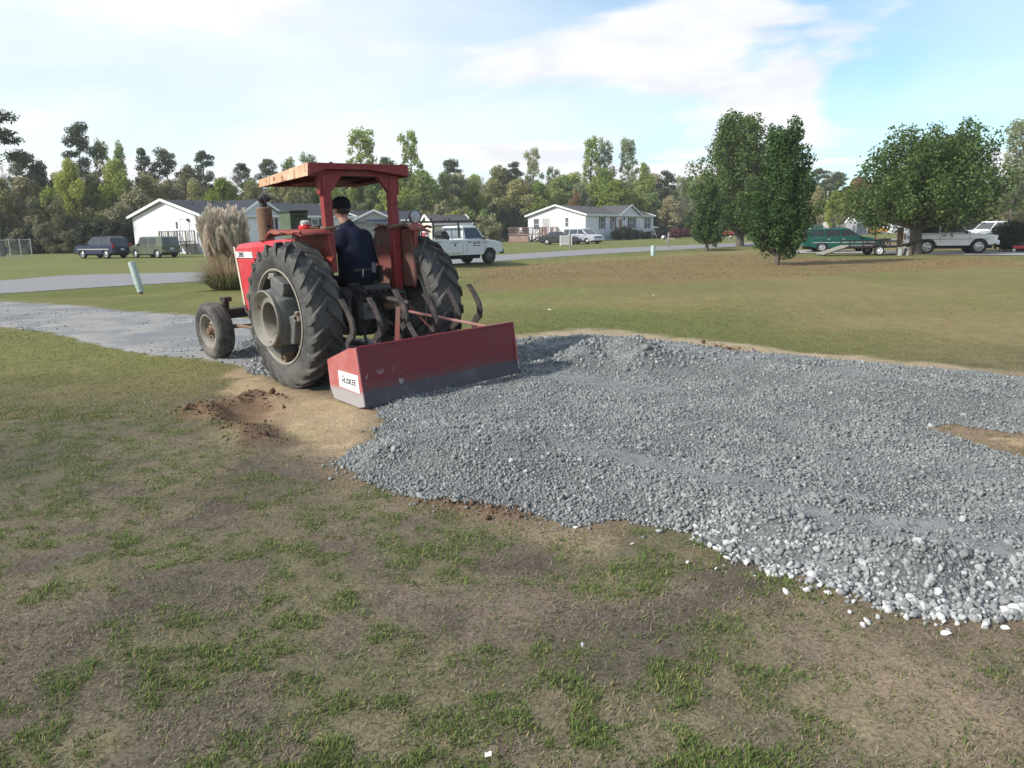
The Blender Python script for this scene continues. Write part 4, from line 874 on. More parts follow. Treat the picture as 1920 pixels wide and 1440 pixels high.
skin = M('skin', (.42, .235, .17), .55, 0, .08, 20); navy = M('navy_shirt', (.014, .018, .036), .85, 0, .25, 12, .1, .3, 40); trous = M('black_trousers', (.010, .010, .013), .9, 0, .2, 10, .1)
man = on_tractor(empty('person', label='man in dark navy shirt and black cap seated driving the tractor', cat='person'), 0, 0, 0)
hip = (.06, -.09, 1.08); chest = (.07, -.085, 1.50); neck = (.085, -.03, 1.74); head = (.115, -.005, 1.905)
aL = [(.08, .10, 1.59), (.16, .23, 1.42), (.46, .12, 1.50)]; aR = [(.08, -.25, 1.575), (.12, -.36, 1.31), (.46, -.20, 1.46)]
lL = [(.10, .05, 1.06), (.56, .20, 1.06), (.66, .24, .74), (.76, .25, .70)]; lR = [(.10, -.20, 1.06), (.56, -.34, 1.06), (.66, -.38, .74), (.76, -.39, .70)]
def hand(w, d, sgn):
    """palm and five fingers closed round the steering wheel rim"""
    w = Vector(w); d = Vector(d).normalized(); side = Vector((0, sgn, 0)); up = Vector((0, 0, 1)); P = [('t', [w, w+d*.075], [.026, .034])]
    for k, L_ in enumerate((.070, .078, .073, .058)):
        b = w + d*.085 + side*(.030-.021*k); m1_ = b + d*L_*.45 - up*.012; m2_ = m1_ + d*L_*.15 - up*.034; m3_ = m2_ - d*.026 - up*.012
        P.append(('t', [b-d*.02, b, m1_, m2_, m3_], [.010, .0098, .0092, .0088, .008]))
    b = w + d*.03 + side*.034; P.append(('t', [b, b+side*.02+d*.03, b+side*.018+d*.062-up*.015], [.012, .011, .0095])); return P
parts = [('t', [hip, (.06, -.08, 1.32), chest, (.08, -.06, 1.66)], [.155, .145, .155, .105]), ('e', (.07, -.20, 1.54), (.09, .10, .10)), ('e', (.07, .05, 1.55), (.09, .10, .10)), ('t', [(.08, -.05, 1.66), neck, (.10, -.01, 1.80)], [.075, .062, .058]),
         ('e', head, (.098, .078, .118)), ('e', (.155, -.004, 1.865), (.062, .058, .075)), ('e', (.212, -.002, 1.895), (.018, .014, .026)), ('e', (.115, .079, 1.895), (.020, .012, .034)), ('e', (.115, -.088, 1.895), (.020, .012, .034)), ('e', (.195, -.002, 1.845), (.016, .026, .010)),
         ('t', aL, [.062, .048, .030]), ('t', aR, [.062, .048, .030]), ('t', lL, [.092, .068, .046, .042]), ('t', lR, [.092, .068, .046, .042])]
parts += hand(aL[2], (.9, -.15, .25), -1) + hand(aR[2], (.9, .25, .30), 1)
fused('body', parts, skin, man, .0105, 2)
shirt = [('t', [(.05, -.09, 1.14), (.045, -.09, 1.30), (.055, -.09, 1.48), (.075, -.065, 1.62), (.085, -.045, 1.70)], [.205, .205, .200, .165, .095]), ('e', (.03, -.10, 1.33), (.165, .235, .27)), ('e', (.055, -.215, 1.545), (.120, .125, .140)), ('e', (.055, .055, 1.56), (.120, .125, .140)), ('t', [(.08, -.05, 1.69), (.088, -.033, 1.745)], [.088, .070]),
         ('t', [(.07, -.25, 1.58), aR[1], (.34, -.265, 1.41)], [.090, .078, .056]), ('t', [(.07, .10, 1.60), aL[1], (.34, .165, 1.465)], [.088, .070, .052])]
fused('shirt', shirt, navy, man, .012, 5)
fused('trousers', [('e', (.02, -.09, 1.07), (.20, .26, .16)), ('t', lL[:3], [.115, .088, .066]), ('t', lR[:3], [.115, .088, .066])], trous, man, .013, 5)
for L_ in (lL, lR): fused('boot', [('t', [Vector(L_[2])-Vector((0, 0, .02)), Vector(L_[2])+Vector((.0, 0, -.03)), Vector(L_[2])+Vector((.14, 0, -.045))], [.060, .060, .045])], m_black, man, .01, 3)
capm = M('cap_cloth', (.012, .012, .014), .85, 0, .2, 20, .1)
cp = MB(); b0 = Vector((.11, -.005, 1.925))
cp.lathe([(.104, -.012), (.106, .03), (.098, .075), (.070, .108), (.030, .122), (.001, .124)], b0, 'Z', 24); co_ = cp.build('cap', capm, man, 50)
MB().plate([(.16, -.07, 1.925), (.24, -.075, 1.915), (.285, -.005, 1.912), (.24, .065, 1.915), (.16, .06, 1.925)], .008).build('cap_peak', capm, co_)
hairm = M('hair', (.045, .030, .022), .8, 0, .2, 30); fused('hair', [('e', (.098, -.005, 1.90), (.096, .0815, .075))], hairm, man, .01, 2)
MB().bar((-.150, -.24, 1.23), (-.150, .06, 1.23), .03, .03).build('belt', m_black, man)
MB().box((-.165, -.19, 1.245), (.028, .05, .115)).build('phone_holster', M('holster_grey', (.10, .11, .12), .4), man, bevel=.006)
MB().tube([(-.168, -.05, 1.23), (-.175, -.04, 1.19), (-.17, -.035, 1.14)], .007, 6).build('key_ring', m_chrome, man)
# ================================================================== houses
def az_rz(az): return R_(90 - az)
def wall_t(P, d, u):
    """distance along a wall line from P in direction d to where photo column u meets it"""
    _, r = ray(u, hor(u)); n = Vector((r.y, -r.x, 0)); return -(P.dot(n)) / d.dot(n)
def siding(name, col, pitch=.115):
    t = NT(name); sp = t.n('ShaderNodeSeparateXYZ'); t.l(t.co(), sp.inputs[0])
    saw = t.math('FRACT', t.math('DIVIDE', sp.outputs[2], pitch)); t.bump(saw, .6, .012)
    n = t.noise(.6, 4, .6); c = t.mix(t.rng(saw, .0, .14), tuple(v*.72 for v in col), col); c = t.mix(t.rng(n, .4, .7, 0, .15), c, tuple(v*.8 for v in col))
    return t.fin(c, .6, 0, .3)
def shingle(name, col):
    t = NT(name); c = t.mix(t.noise(1.2, 5, .6), col, tuple(v*1.5 for v in col)); c = t.mix(t.rng(t.noise(16, 3, .6), .4, .7, 0, .5), c, tuple(v*.6 for v in col)); t.bump(t.noise(20, 3, .6), .3, .02); return t.fin(c, .9)
m_white = M('white_trim', (.78, .78, .78), .55, 0, .05); m_vinyl = siding('white_siding', (.70, .71, .745)); m_beige = siding('beige_siding', (.42, .41, .40)); m_cream = siding('cream_siding', (.66, .60, .50)); m_skirt = M('skirting', (.60, .62, .66), .7, 0, .1, 2)
m_roof1 = shingle('dark_shingles', (.022, .026, .036)); m_roof2 = shingle('brown_shingles', (.070, .064, .066))
t = NT('window_glass'); n = t.noise(.9, 3); m_glass = t.fin(t.mix(n, (.07, .085, .10), (.16, .18, .20)), .06, 0, .6)
m_shut1 = M('black_shutter', (.02, .022, .028), .6); m_shut2 = M('maroon_shutter', (.075, .018, .028), .6); m_wood = M('weathered_wood', (.23, .20, .18), .9, 0, .25, 3, .2, .3, 30); m_wood2 = M('red_brown_wood', (.24, .165, .145), .9, 0, .25, 3, .2, .3, 30)
def window(parent, face, a, z, w, h, shut=None, mat=m_white, div=True):
    """face 'F': wall along local X at y=0 (outward -y); 'G': wall along local Y at x=0 (outward -x)"""
    def pt(s, dz, o): return (s, -o, dz) if face == 'F' else (-o, s, dz)
    wn_ = empty('window'); wn_.parent = parent; wn_.location = pt(a, z, 0)
    def bx(nm, s, dz, ww, hh, o0, o1, mt, par=None):
        c = pt(s, dz, (o0+o1)/2); d = (ww, o1-o0, hh) if face == 'F' else (o1-o0, ww, hh); return MB().box(c, d).build(nm, mt, par or wn_)
    bx('frame', 0, h/2, w+.12, .07, 0, .05, mat); bx('frame', 0, -h/2, w+.16, .09, 0, .06, mat); bx('frame', -w/2, 0, .07, h, 0, .048, mat); bx('frame', w/2, 0, .07, h, 0, .048, mat)
    bx('frame', 0, 0, w, .05, 0, .045, mat)
    for k in (-1, 1): bx('pane', 0, k*h/4, w-.06, h/2-.05, .0, .02, m_glass)
    if div and w > 1.3: bx('frame', 0, 0, .06, h-.06, .0, .044, mat)
    if shut:
        for k in (-1, 1): bx('shutter', k*(w/2+.26), 0, .36, h+.1, 0, .05, shut)
    return wn_
def house(name, label, P, az, L, D, ze, zr, wall, roof, sk=.75, dormer=None, ov=.35, base=True, cat='house', front_wall=None):
    h = empty(name, P, az_rz(az), label, cat)
    MB().prism([(0, sk), (D, sk), (D, ze), (D/2, zr-.05), (0, ze)], 0, L, 'X').build('wall', wall, h)
    if base: MB().box((L/2, D/2, sk/2), (L-.06, D-.06, sk)).build('skirting', m_skirt, h)
    s = (zr-ze)/(D/2); e = ov
    r = MB()
    for sg in (0, 1):
        y0 = -e if sg == 0 else D+e; z0 = ze - e*s
        r.plate([(-e, y0, z0), (L+e, y0, z0), (L+e, D/2, zr), (-e, D/2, zr)], .10)
    rf = r.build('roof', roof, h)
    for x_ in (-e-.02, L+e+.02):
        MB().bar((x_, -e-.03, ze-e*s), (x_, D/2, zr+.02), .05, .24).bar((x_, D+e+.03, ze-e*s), (x_, D/2, zr+.02), .05, .24).build('bargeboard', m_white, h)
    MB().bar((-e, -e-.03, ze-e*s), (L+e, -e-.03, ze-e*s), .05, .20).build('gutter', m_white, h)
    for x_ in (.05, L-.05): MB().box((x_, -.035, (ze+sk)/2), (.14, .06, ze-sk-.1)).build('corner_board', m_white, h)
    MB().box((-.03, .06, (ze+sk)/2), (.06, .14, ze-sk-.1)).build('corner_board', m_white, h)
    if dormer:
        x0, x1, zp, out = dormer; xm = (x0+x1)/2; dm = empty('front_gable'); dm.parent = h
        MB().prism([(x0, ze-.25), (x1, ze-.25), (x1, ze-.02), (xm, zp-.06), (x0, ze-.02)], -out, .6, 'Y').build('gable_wall', wall, dm)
        back = D/2*.98
        MB().plate([(x0-.35, -out-.3, ze-.13), (xm, -out-.3, zp), (xm, back, zp+.02), (x0-.35, .4, ze-.05)], .08).plate([(x1+.35, -out-.3, ze-.13), (xm, -out-.3, zp), (xm, back, zp+.02), (x1+.35, .4, ze-.05)], .08).build('gable_roof', roof, dm)
        MB().bar((x0-.38, -out-.33, ze-.14), (xm, -out-.33, zp+.02), .05, .22).bar((x1+.38, -out-.33, ze-.14), (xm, -out-.33, zp+.02), .05, .22).build('gable_trim', m_white, dm)
    return h
def door(h, face, a, z0, w=.95, hh=2.03, mat=m_white, frame=m_white):
    c = (a, -.03, z0+hh/2) if face == 'F' else (-.03, a, z0+hh/2); d = (w, .06, hh) if face == 'F' else (.06, w, hh)
    o = MB().box(c, d).build('door', mat, h)
    for k in (-1, 1):
        cc = (a+k*(w/2+.05), -.035, z0+hh/2) if face == 'F' else (-.035, a+k*(w/2+.05), z0+hh/2); MB().box(cc, (.1, .07, hh+.1) if face == 'F' else (.07, .1, hh+.1)).build('door_frame', frame, o)
    cc = (a, -.035, z0+hh+.05) if face == 'F' else (-.035, a, z0+hh+.05); MB().box(cc, (w+.1, .07, .1) if face == 'F' else (.07, w+.1, .1)).build('door_frame', frame, o)
    hx = (a+w*.38, -.08, z0+1.0) if face == 'F' else (-.08, a-w*.38, z0+1.0); MB().ell(hx, .04, 8, 6).build('handle', m_chrome, o)
    return o
def vent(h, x, y, z): MB().cyl((x, y, z-.2), (x, y, z+.28), .07, n=10).build('roof_vent', M('vent_dark', (.03, .03, .035), .6), h)
# --- left house
P1 = G(383, 476); az1 = 31.0; d1 = Vector((math.sin(R_(az1)), math.cos(R_(az1)), 0)); e1_ = Vector((-d1.y, d1.x, 0))
h1 = house('mobile_home', 'white sided single storey home with dark roof behind the pampas grass', P1, az1, 20.0, 10.4, 3.55, 5.0, m_vinyl, m_roof1, .85, (wall_t(P1, d1, 450), wall_t(P1, d1, 527), 5.05, .25))
for u, w_, sh_ in ((397, 1.0, m_shut1), (440, .9, m_shut1), (505, 1.5, m_shut1), (560, 1.0, m_shut1), (592, 1.0, m_shut1)): window(h1, 'F', wall_t(P1, d1, u), 2.55, w_, 1.3, sh_)
door(h1, 'F', wall_t(P1, d1, 475), 1.0)
door(h1, 'G', 2.35, 1.15, 1.0, 2.0)
MB().bar((-.06, 1.75, 3.2), (-.06, 2.95, 3.2), .05, .06).bar((-.06, 2.98, 1.2), (-.06, 2.98, 3.2), .05).build('door_surround', M('grey_trim', (.30, .30, .31), .6), h1)
MB().ell((-.12, 1.75, 3.1), (.12, .16, .14), 10, 6).build('wall_lamp', m_black, h1); MB().box((-.03, 3.55, 2.65), (.05, .20, .62)).build('wall_plaque', M('plaque', (.08, .08, .09), .6), h1)
for x_, y_ in ((2.0, 3.6), (4.6, 4.1), (8.2, 3.4)): vent(h1, x_, y_, 3.55 + y_*.284)
# deck with railings
def deck(name, label, P, az, L, D, z, rail, mat, step_side=None, skirt=None):
    """local X along the house wall, local -Y away from it"""
    d = empty(name, P, az_rz(az), label, 'deck')
    nb = max(3, int(D/.3))
    for k in range(nb): MB().box((L/2, -(k+.5)*D/nb, z), (L, D/nb-.02, .05)).build('board', mat, d)
    for x_ in (0, L/2, L):
        for y_ in (-D+.06, -.06): MB().box((x_ if 0 < x_ < L else (.06 if x_ == 0 else L-.06), y_, (z+rail)/2), (.11, .11, z+rail)).build('post', mat, d)
    def run(a, b):
        a = Vector(a); b = Vector(b); MB().bar(a+Vector((0, 0, z+rail)), b+Vector((0, 0, z+rail)), .10, .06).build('hand_rail', mat, d); MB().bar(a+Vector((0, 0, z+.12)), b+Vector((0, 0, z+.12)), .05, .08).build('bottom_rail', mat, d)
        n = int((b-a).length/.28)
        for k in range(1, n): q = a.lerp(b, k/n); MB().box((q.x, q.y, z+.12+rail*.44), (.05, .05, rail*.85)).build('baluster', mat, d)
    run((.06, -D+.06, 0), (L-.06, -D+.06, 0)); run((L-.06, -D, 0), (L-.06, 0, 0))
    if step_side is None: run((.06, -D, 0), (.06, 0, 0))
    else:
        n = max(3, int(z/.2))
        for k in range(n): MB().box((-.15-.28*k, -D*.5, z-.2*(k+1)), (.30, D*.8, .05)).build('step', mat, d)
        for y_ in (-D*.9, -D*.1):
            MB().bar((0, y_, z-.15), (-.28*n, y_, 0.02), .05, .22).build('stringer', mat, d); MB().bar((.06, y_, z+rail), (-.28*n, y_, rail*.9), .08, .06).build('stair_rail', mat, d); MB().bar((-.28*n, y_, 0), (-.28*n, y_, rail*.9), .09).build('stair_post', mat, d)
    if skirt: MB().box((L/2, -D+.02, z*.46), (L-.1, .03, z*.85)).build('lattice', skirt, d)
    return d
Pd = P1 + e1_*1.1; gaz = az1 - 90                                    # deck hugs the gable wall
dk = deck('porch_deck', 'grey wooden porch with railing and steps at the left home door', P1 + e1_*3.5 - d1*.15, 180+gaz, 2.7, 1.9, 1.05, 1.05, m_wood, None)
for k in range(5): MB().box((-.15-.28*(-k-10.2), -.95, .9-.2*k), (.30, 1.3, .05)).build('step', m_wood, dk)
# --- right house
P2 = Vector((10.75, 106.5, 0)); az2 = 32.0; d2 = Vector((math.sin(R_(az2)), math.cos(R_(az2)), 0)); e2_ = Vector((-d2.y, d2.x, 0))
h2 = house('mobile_home', 'white single storey home with maroon shutters beyond the road', P2, az2, 26.0, 9.4, 3.75, 5.1, m_vinyl, m_roof2, .7, (wall_t(P2, d2, 1157), wall_t(P2, d2, 1198), 5.25, .25))
for u, w_ in ((1128.7, 1.2), (1149.5, 1.2), (1184.5, 2.4), (1213.7, 1.7)): window(h2, 'F', wall_t(P2, d2, u), 2.55, w_, 1.75, m_shut2)
door(h2, 'F', wall_t(P2, d2, 1162.5), .9, 1.25, 2.2, M('brown_door', (.26, .15, .09), .6)); MB().ell((wall_t(P2, d2, 1169), -.12, 3.2), (.16, .14, .22), 8, 6).build('wall_lamp', m_black, h2)
MB().box((wall_t(P2, d2, 1201), -.08, 2.4), (1.3, .14, 1.2)).build('meter_panel', m_white, h2)
g2 = Vector((-d2.y, d2.x, 0))
for u, w_, hh, zc in ((1006, .95, 1.6, 2.5), (1063, .55, 1.3, 2.7)): window(h2, 'G', wall_t(P2, g2, u), zc, w_, hh)
door(h2, 'G', wall_t(P2, g2, 1024), 1.2, 1.15, 2.1, M('grey_door', (.40, .39, .39), .5))
for x_, y_ in ((5.0, 3.3), (8.5, 3.3)): vent(h2, x_, y_, 3.75+y_*.287)
ds = empty('satellite_dish', P2 + d2*wall_t(P2, d2, 1206) + e2_*2.6 + Vector((0, 0, 4.45)), R_(-140), 'small white satellite dish on the right home roof', 'satellite dish')
MB().lathe([(.001, 0), (.2, .03), (.38, .11), (.40, .12)], axis='X', n=18).build('dish', m_white, ds, 50); MB().bar((0, 0, -.1), (-.1, 0, -.6), .05).bar((0, 0, -.3), (.45, 0, -.05), .03).build('arm', m_iron, ds)
dk2 = deck('porch_deck', 'reddish brown wooden deck with lattice skirt beside the right home', P2 + e2_*9.9 - d2*.8, 180+az2-90+28, 5.6, 2.4, 1.0, 1.05, m_wood2, None, m_wood2)
dk3 = deck('stair_landing', 'brown wooden stair landing at the right home side door', P2 + e2_*6.6 - d2*.1, 180+az2-90, 2.2, 1.5, 1.05, 1.0, m_wood2, 'x')
for k, (dx, dy) in enumerate(((1.2, -1.0), (2.2, -1.4))):
    pc_ = empty('deck_chair', dk2.matrix_basis @ Vector((dx, dy, 1.03)), R_(40*k), ('white plastic chair at the left corner of the brown deck', 'white plastic chair near the middle of the brown deck')[k], 'chair', 'white chairs on the brown deck')
    MB().box((0, 0, .42), (.5, .5, .05)).build('seat', m_white, pc_); MB().box((-.24, 0, .72), (.05, .5, .55)).build('backrest', m_white, pc_)
    for sx in (-.2, .2):
        for sy in (-.2, .2): MB().box((sx, sy, .2), (.05, .05, .4)).build('leg', m_white, pc_)
# grey swing seat before the house
sw_ = empty('garden_swing', P2 + d2*wall_t(P2, d2, 1188) - e2_*3.4, az_rz(az2-8), 'grey canopied garden swing before the right home window', 'swing')
gm = M('swing_grey', (.30, .30, .31), .7)
MB().box((1.1, 0, .55), (2.2, .6, .08)).build('seat', gm, sw_); MB().box((1.1, .28, .95), (2.2, .08, .7), (R_(-12), 0, 0)).build('backrest', gm, sw_)
MB().plate([(.0, -.5, 1.72), (2.2, -.5, 1.72), (2.35, .5, 1.98), (-.15, .5, 1.98)], .06).build('canopy', gm, sw_)
for x_ in (-.1, 2.3): MB().bar((x_, -.6, 0), (x_, 0, 1.9), .06).bar((x_, .6, 0), (x_, 0, 1.9), .06).build('leg', gm, sw_)
# --- home behind the driver, cream shed, far homes on the right
P3 = atD(612, 92); az3 = 72; d3 = Vector((math.sin(R_(az3)), math.cos(R_(az3)), 0))
h3 = house('mobile_home', 'grey beige home with front gable seen behind the driver', P3, az3, 11.2, 8, 3.25, 4.35, m_beige, m_roof1, .6, (wall_t(P3, d3, 664), wall_t(P3, d3, 737), 4.35, .6))
for u in (640, 722): window(h3, 'F', wall_t(P3, d3, u), 2.3, 1.1, 1.4, m_shut1 if u < 700 else None)
P4 = atD(812, 80); az4 = 58; d4 = Vector((math.sin(R_(az4)), math.cos(R_(az4)), 0))
h4 = house('garden_shed', 'cream sided shed with dark roof behind the utility truck', P4, az4, 4.7, 3.0, 2.5, 3.4, m_cream, m_roof2, .1, None, .15, True, 'shed'); door(h4, 'G', 1.5, .15, 1.3, 1.9, m_cream)
for u0, D_, az_, L_, lab in ((1496, 150, 84, 5.6, 'far white mobile home left of the green wagon roof'), (1562, 146, 82, 7.5, 'far white mobile home above the wagon bonnet'), (1672, 140, 84, 13.0, 'long far white mobile home behind the broad pear tree')):
    P_ = atD(u0, D_); hh_ = house('mobile_home', lab, P_, az_, L_, 5, 2.9, 3.5, m_vinyl, m_roof2, .5)
    for k in range(int(L_/2.6)): window(hh_, 'F', 1.2+2.4*k, 2.0, .9, 1.0, m_shut1 if k % 2 else None)
P_ = atD(1604, 132); fs_ = house('garden_shed', 'small far grey shed with steep roof left of the orange car', P_, 70, 2.6, 2.4, 2.1, 3.3, siding('grey_siding', (.30, .31, .34)), m_roof2, .1, None, .1, True, 'shed')
P_ = atD(1530, 128); o = MB().box((0, 0, .9), (2.0, .9, 1.8), None, (1, .9)).box((0, -.47, .6), (1.8, .04, .7)).build('metal_bin', M('bin_green', (.05, .10, .07), .6)); o.location = P_; tag(o, 'dark green metal bin before the far homes', 'bin')
# ================================================================== vehicles
t_paint = {}
def paint(name, col, metal=.0, rough=.28):
    if name in t_paint: return t_paint[name]
    t = NT(name); n = t.noise(2.5, 5, .6); c = t.mix(t.rng(n, .4, .75, 0, .18), col, tuple(v*.7+.05 for v in col)); t.b.inputs['Coat Weight'].default_value = .3; t.b.inputs['Coat Roughness'].default_value = .12
    t_paint[name] = t.fin(c, rough, metal); return t_paint[name]
t = NT('car_glass'); m_cglass = t.fin(t.mix(t.noise(1.2, 2), (.018, .022, .026), (.05, .06, .07)), .04, 0, .8)
m_ctyre = M('car_tyre', (.022, .022, .023), .85, 0, .2, 9); m_alloy = M('alloy', (.55, .55, .56), .35, .6, .1, 9); m_steelw = M('steel_wheel', (.12, .12, .125), .5, .3); m_trim = M('dark_trim', (.02, .02, .022), .6); m_plate = M('licence_plate', (.62, .64, .68), .5); m_under = M('underbody', (.012, .012, .012), .9)
m_head = M('headlamp', (.55, .57, .60), .1, .2); m_tail = M('tail_lamp', (.30, .012, .014), .25)
def wheel(parent, x, y, r, wd, rim_mat, sy, spokes=5, name='wheel'):
    w = empty(name); w.parent = parent; w.location = (x, y, r)
    pr = [(r*.62, wd*.42), (r*.70, wd*.5), (r*.90, wd*.5), (r*.98, wd*.36), (r, 0)]; MB().lathe(pr + [(a, -b) for a, b in pr[::-1][1:]], n=24).build('tyre', m_ctyre, w, 45)
    MB().lathe([(r*.64, sy*wd*.40), (r*.60, sy*wd*.44), (r*.56, sy*wd*.25), (r*.20, sy*wd*.32), (r*.15, sy*wd*.38), (.001, sy*wd*.38)], n=20).build('rim', rim_mat, w, 40)
    for k in range(spokes):
        a = 2*math.pi*(k+.5)/spokes; MB().box((r*.40*math.cos(a), sy*wd*.29, r*.40*math.sin(a)), (r*.16, wd*.10, r*.16), (0, -a, 0)).build('rim_hole', m_trim, w)
    return w
def car(name, label, cat, P, az, S, group=None):
    """S: body profile etc. in metres; local x forward, y left, origin on the ground mid wheelbase"""
    root = empty(name, P, az_rz(az), label, cat, group)
    w = S['w']/2; wb = S['wb']/2; r = S['r']; pm = S['paint']; top = S['top']; zf = S['floor']; x0 = top[0][0]; x1 = top[-1][0]
    ar = r*1.16
    bot = [(x0+.03, zf+.12)]
    for xc in (-wb, wb):
        bot += [(xc-ar*1.04, zf)] + [(xc-ar*math.cos(a), max(zf, r*.95+ar*math.sin(a)*.98)) for a in [math.pi*k/10 for k in range(1, 10)]] + [(xc+ar*1.04, zf)]
    bot += [(x1-.03, zf+.12)]
    prof = top[::-1] + bot                      # top given rear->front
    zmid = sum(p[1] for p in top)/len(top)
    m = MB(); n = len(prof); lay = [(-w+.00, .985, .05), (-w+.07, 1, 0), (w-.07, 1, 0), (w-.00, .985, .05)]
    for y_, sx, dz in lay:
        for i, (x_, z_) in enumerate(prof): m.v.append((x_*sx, y_, z_-(dz if i < len(top) else 0)))
    for k in range(3):
        for i in range(n): i2 = (i+1) % n; m.f.append((k*n+i, k*n+i2, (k+1)*n+i2, (k+1)*n+i))
    m.f.append(tuple(range(n))); m.f.append(tuple(range(3*n, 4*n))[::-1])
    body = m.build('body', pm, root, 32)
    MB().box((0, 0, (zf+r)/2+.08), (x1-x0-.3, S['w']-.42, r+.05)).build('underbody', m_under, root)
    # cabin
    gx0, gx1, gx2, gx3 = S['cab']; zb = S['belt']; zr = S['h']; wb_ = w-.05; wr = w-S.get('tumble', .17)
    zb2 = zb-.06
    def yl(t_): return wb_+(wr-wb_)*t_
    vs = []
    for (xa, xb, z_, y_) in ((gx0, gx3, zb2, wb_), (gx1, gx2, zr-.05, wr), (gx1+.10, gx2-.12, zr, wr-.10)): vs += [(xa, -y_, z_), (xb, -y_, z_), (xb, y_, z_), (xa, y_, z_)]
    f = []
    for k in (0, 4): f += [(k, k+1, k+5, k+4), (k+1, k+2, k+6, k+5), (k+2, k+3, k+7, k+6), (k+3, k, k+4, k+7)]
    f += [(8, 9, 10, 11), (3, 2, 1, 0)]
    MB().add(vs, f).build('cabin', S.get('cabpaint', pm), root, 25)
    H = zr-.05-zb2
    def xr(t_): return gx0+(gx1-gx0)*t_
    def xf(t_): return gx3+(gx2-gx3)*t_
    for sy in (1, -1):
        for a, b in S['win']:
            t0, t1 = .16, .90; q = []
            for (x_, t_) in ((a, t0), (b, t0), (b, t1), (a, t1)):
                xx = min(max(x_, xr(t_)+.07), xf(t_)-.07); q.append((xx, sy*(yl(t_)+.006), zb2+H*t_))
            MB().plate(q, .014).build('side_window', S.get('sideglass', m_cglass), root)
    def endglass(nm, xb, xt, inset, t0=.14, t1=.92, gm_=None):
        q = []; sgn = 1 if xb > xt else -1
        for (sy, t_) in ((-1, t0), (1, t0), (1, t1), (-1, t1)): q.append((xb+(xt-xb)*t_+sgn*.008, sy*(yl(t_)-inset), zb2+H*t_))
        MB().plate(q, .014).build(nm, gm_ or m_cglass, root)
    m_rg = S.get('rearmat', m_cglass); endglass('windscreen', gx3, gx2, .09)
    if S.get('rearglass', True): endglass('rear_window', gx0, gx1, .12, S.get('rg0', .16), 0.90, S.get('rearmat'))
    for sy in (1, -1):
        for xc in (wb, -wb): wheel(root, xc, sy*(w-S['tw']/2-.01), r, S['tw'], S['rim'], sy, S.get('spokes', 5))
        zl = S.get('zlamp', .68); MB().box((x1-.07, sy*(w-.26), zl), (.16, .36, .15)).build('headlight', m_head, root, bevel=.02)
        zt = S.get('ztail', .85); hh = S.get('htail', .30); MB().box((x0+.05, sy*(w-.13), zt), (.12, .20, hh)).build('tail_light', m_tail, root, bevel=.02)
        MB().box((gx3-.28, sy*(w+.07), zb+.05), (.10, .17, .13)).build('wing_mirror', S.get('mirror', m_trim), root, bevel=.03)
        for xd in S['doors']: MB().box((xd, sy*(w+.001), (zb+zf)/2+.06), (.014, .006, zb-zf-.22)).build('door_gap', m_trim, body)
        for xh in S['handles']: MB().box((xh, sy*(w+.012), zb-.12), (.17, .03, .045)).build('door_handle', S.get('handle_mat', m_trim), root)
        if S.get('stripe'): MB().box(((x0+x1)/2, sy*(w+.004), S['stripe'][0]), (x1-x0-.9, .012, S['stripe'][1])).build('side_moulding', S['stripe'][2], root)
    bm_ = S.get('bumper', pm); zbp = S.get('zbump', .48)
    MB().box((x1+.02, 0, zbp), (.16, S['w']-.10, .24)).build('front_bumper', bm_, root, bevel=.05)
    MB().box((x0-.02, 0, zbp+.03), (.16, S['w']-.10, .24)).build('rear_bumper', S.get('rbumper', bm_), root, bevel=.05)
    MB().box((x1+.0, 0, S.get('zlamp', .68)), (.06, S['w']-.95, .14)).build('grille', m_trim, root)
    MB().box((x0-.035 if S.get('platehigh') is None else x0-.012, 0, S.get('platehigh', zbp+.22)), (.02, .32, .16)).build('licence_plate', m_plate, root)
    return root
def rails(root, S, mat):
    for sy in (1, -1): MB().tube([(S['cab'][1]+.25, sy*(S['w']/2-.30), S['h']+.01), (S['cab'][1]+.4, sy*(S['w']/2-.30), S['h']+.06), (S['cab'][2]-.4, sy*(S['w']/2-.30), S['h']+.06), (S['cab'][2]-.2, sy*(S['w']/2-.30), S['h']+.0)], .022, 6).build('roof_rail', mat, root)
navy_p = paint('navy_paint', (.012, .020, .060)); olive_p = paint('olive_paint', (.115, .135, .095), .3); whitep = paint('white_paint', (.72, .73, .74)); silverp = paint('silver_paint', (.52, .55, .60), .4); darkp = paint('charcoal_paint', (.050, .048, .060), .3); greenp = paint('green_paint', (.008, .095, .075), .2); yellowp = paint('yellow_paint', (.80, .36, .03)); redp = paint('red_paint', (.55, .025, .03)); truckp = paint('truck_white', (.62, .67, .69), 0, .4)
S_suv = dict(w=1.72, h=1.66, wb=2.72, r=.36, tw=.24, floor=.36, belt=1.05, paint=navy_p, rim=m_alloy, cab=(-2.10, -1.86, .28, .92), win=[(-2.0, -1.02), (-.94, -.10), (-.02, .75)], top=[(-2.22, .62), (-2.20, .98), (-2.12, 1.06), (.95, 1.04), (1.95, .98), (2.22, .88), (2.27, .62)], doors=[-.98, -.06, .80], handles=[-.75, .12], stripe=(.72, .075, m_alloy), bumper=m_trim, ztail=.98, htail=.36)
p = G(195, 484); navy = car('parked_suv', 'navy blue estate suv parked on the grass facing left', 'car', p, -66, S_suv); rails(navy, S_suv, m_trim)
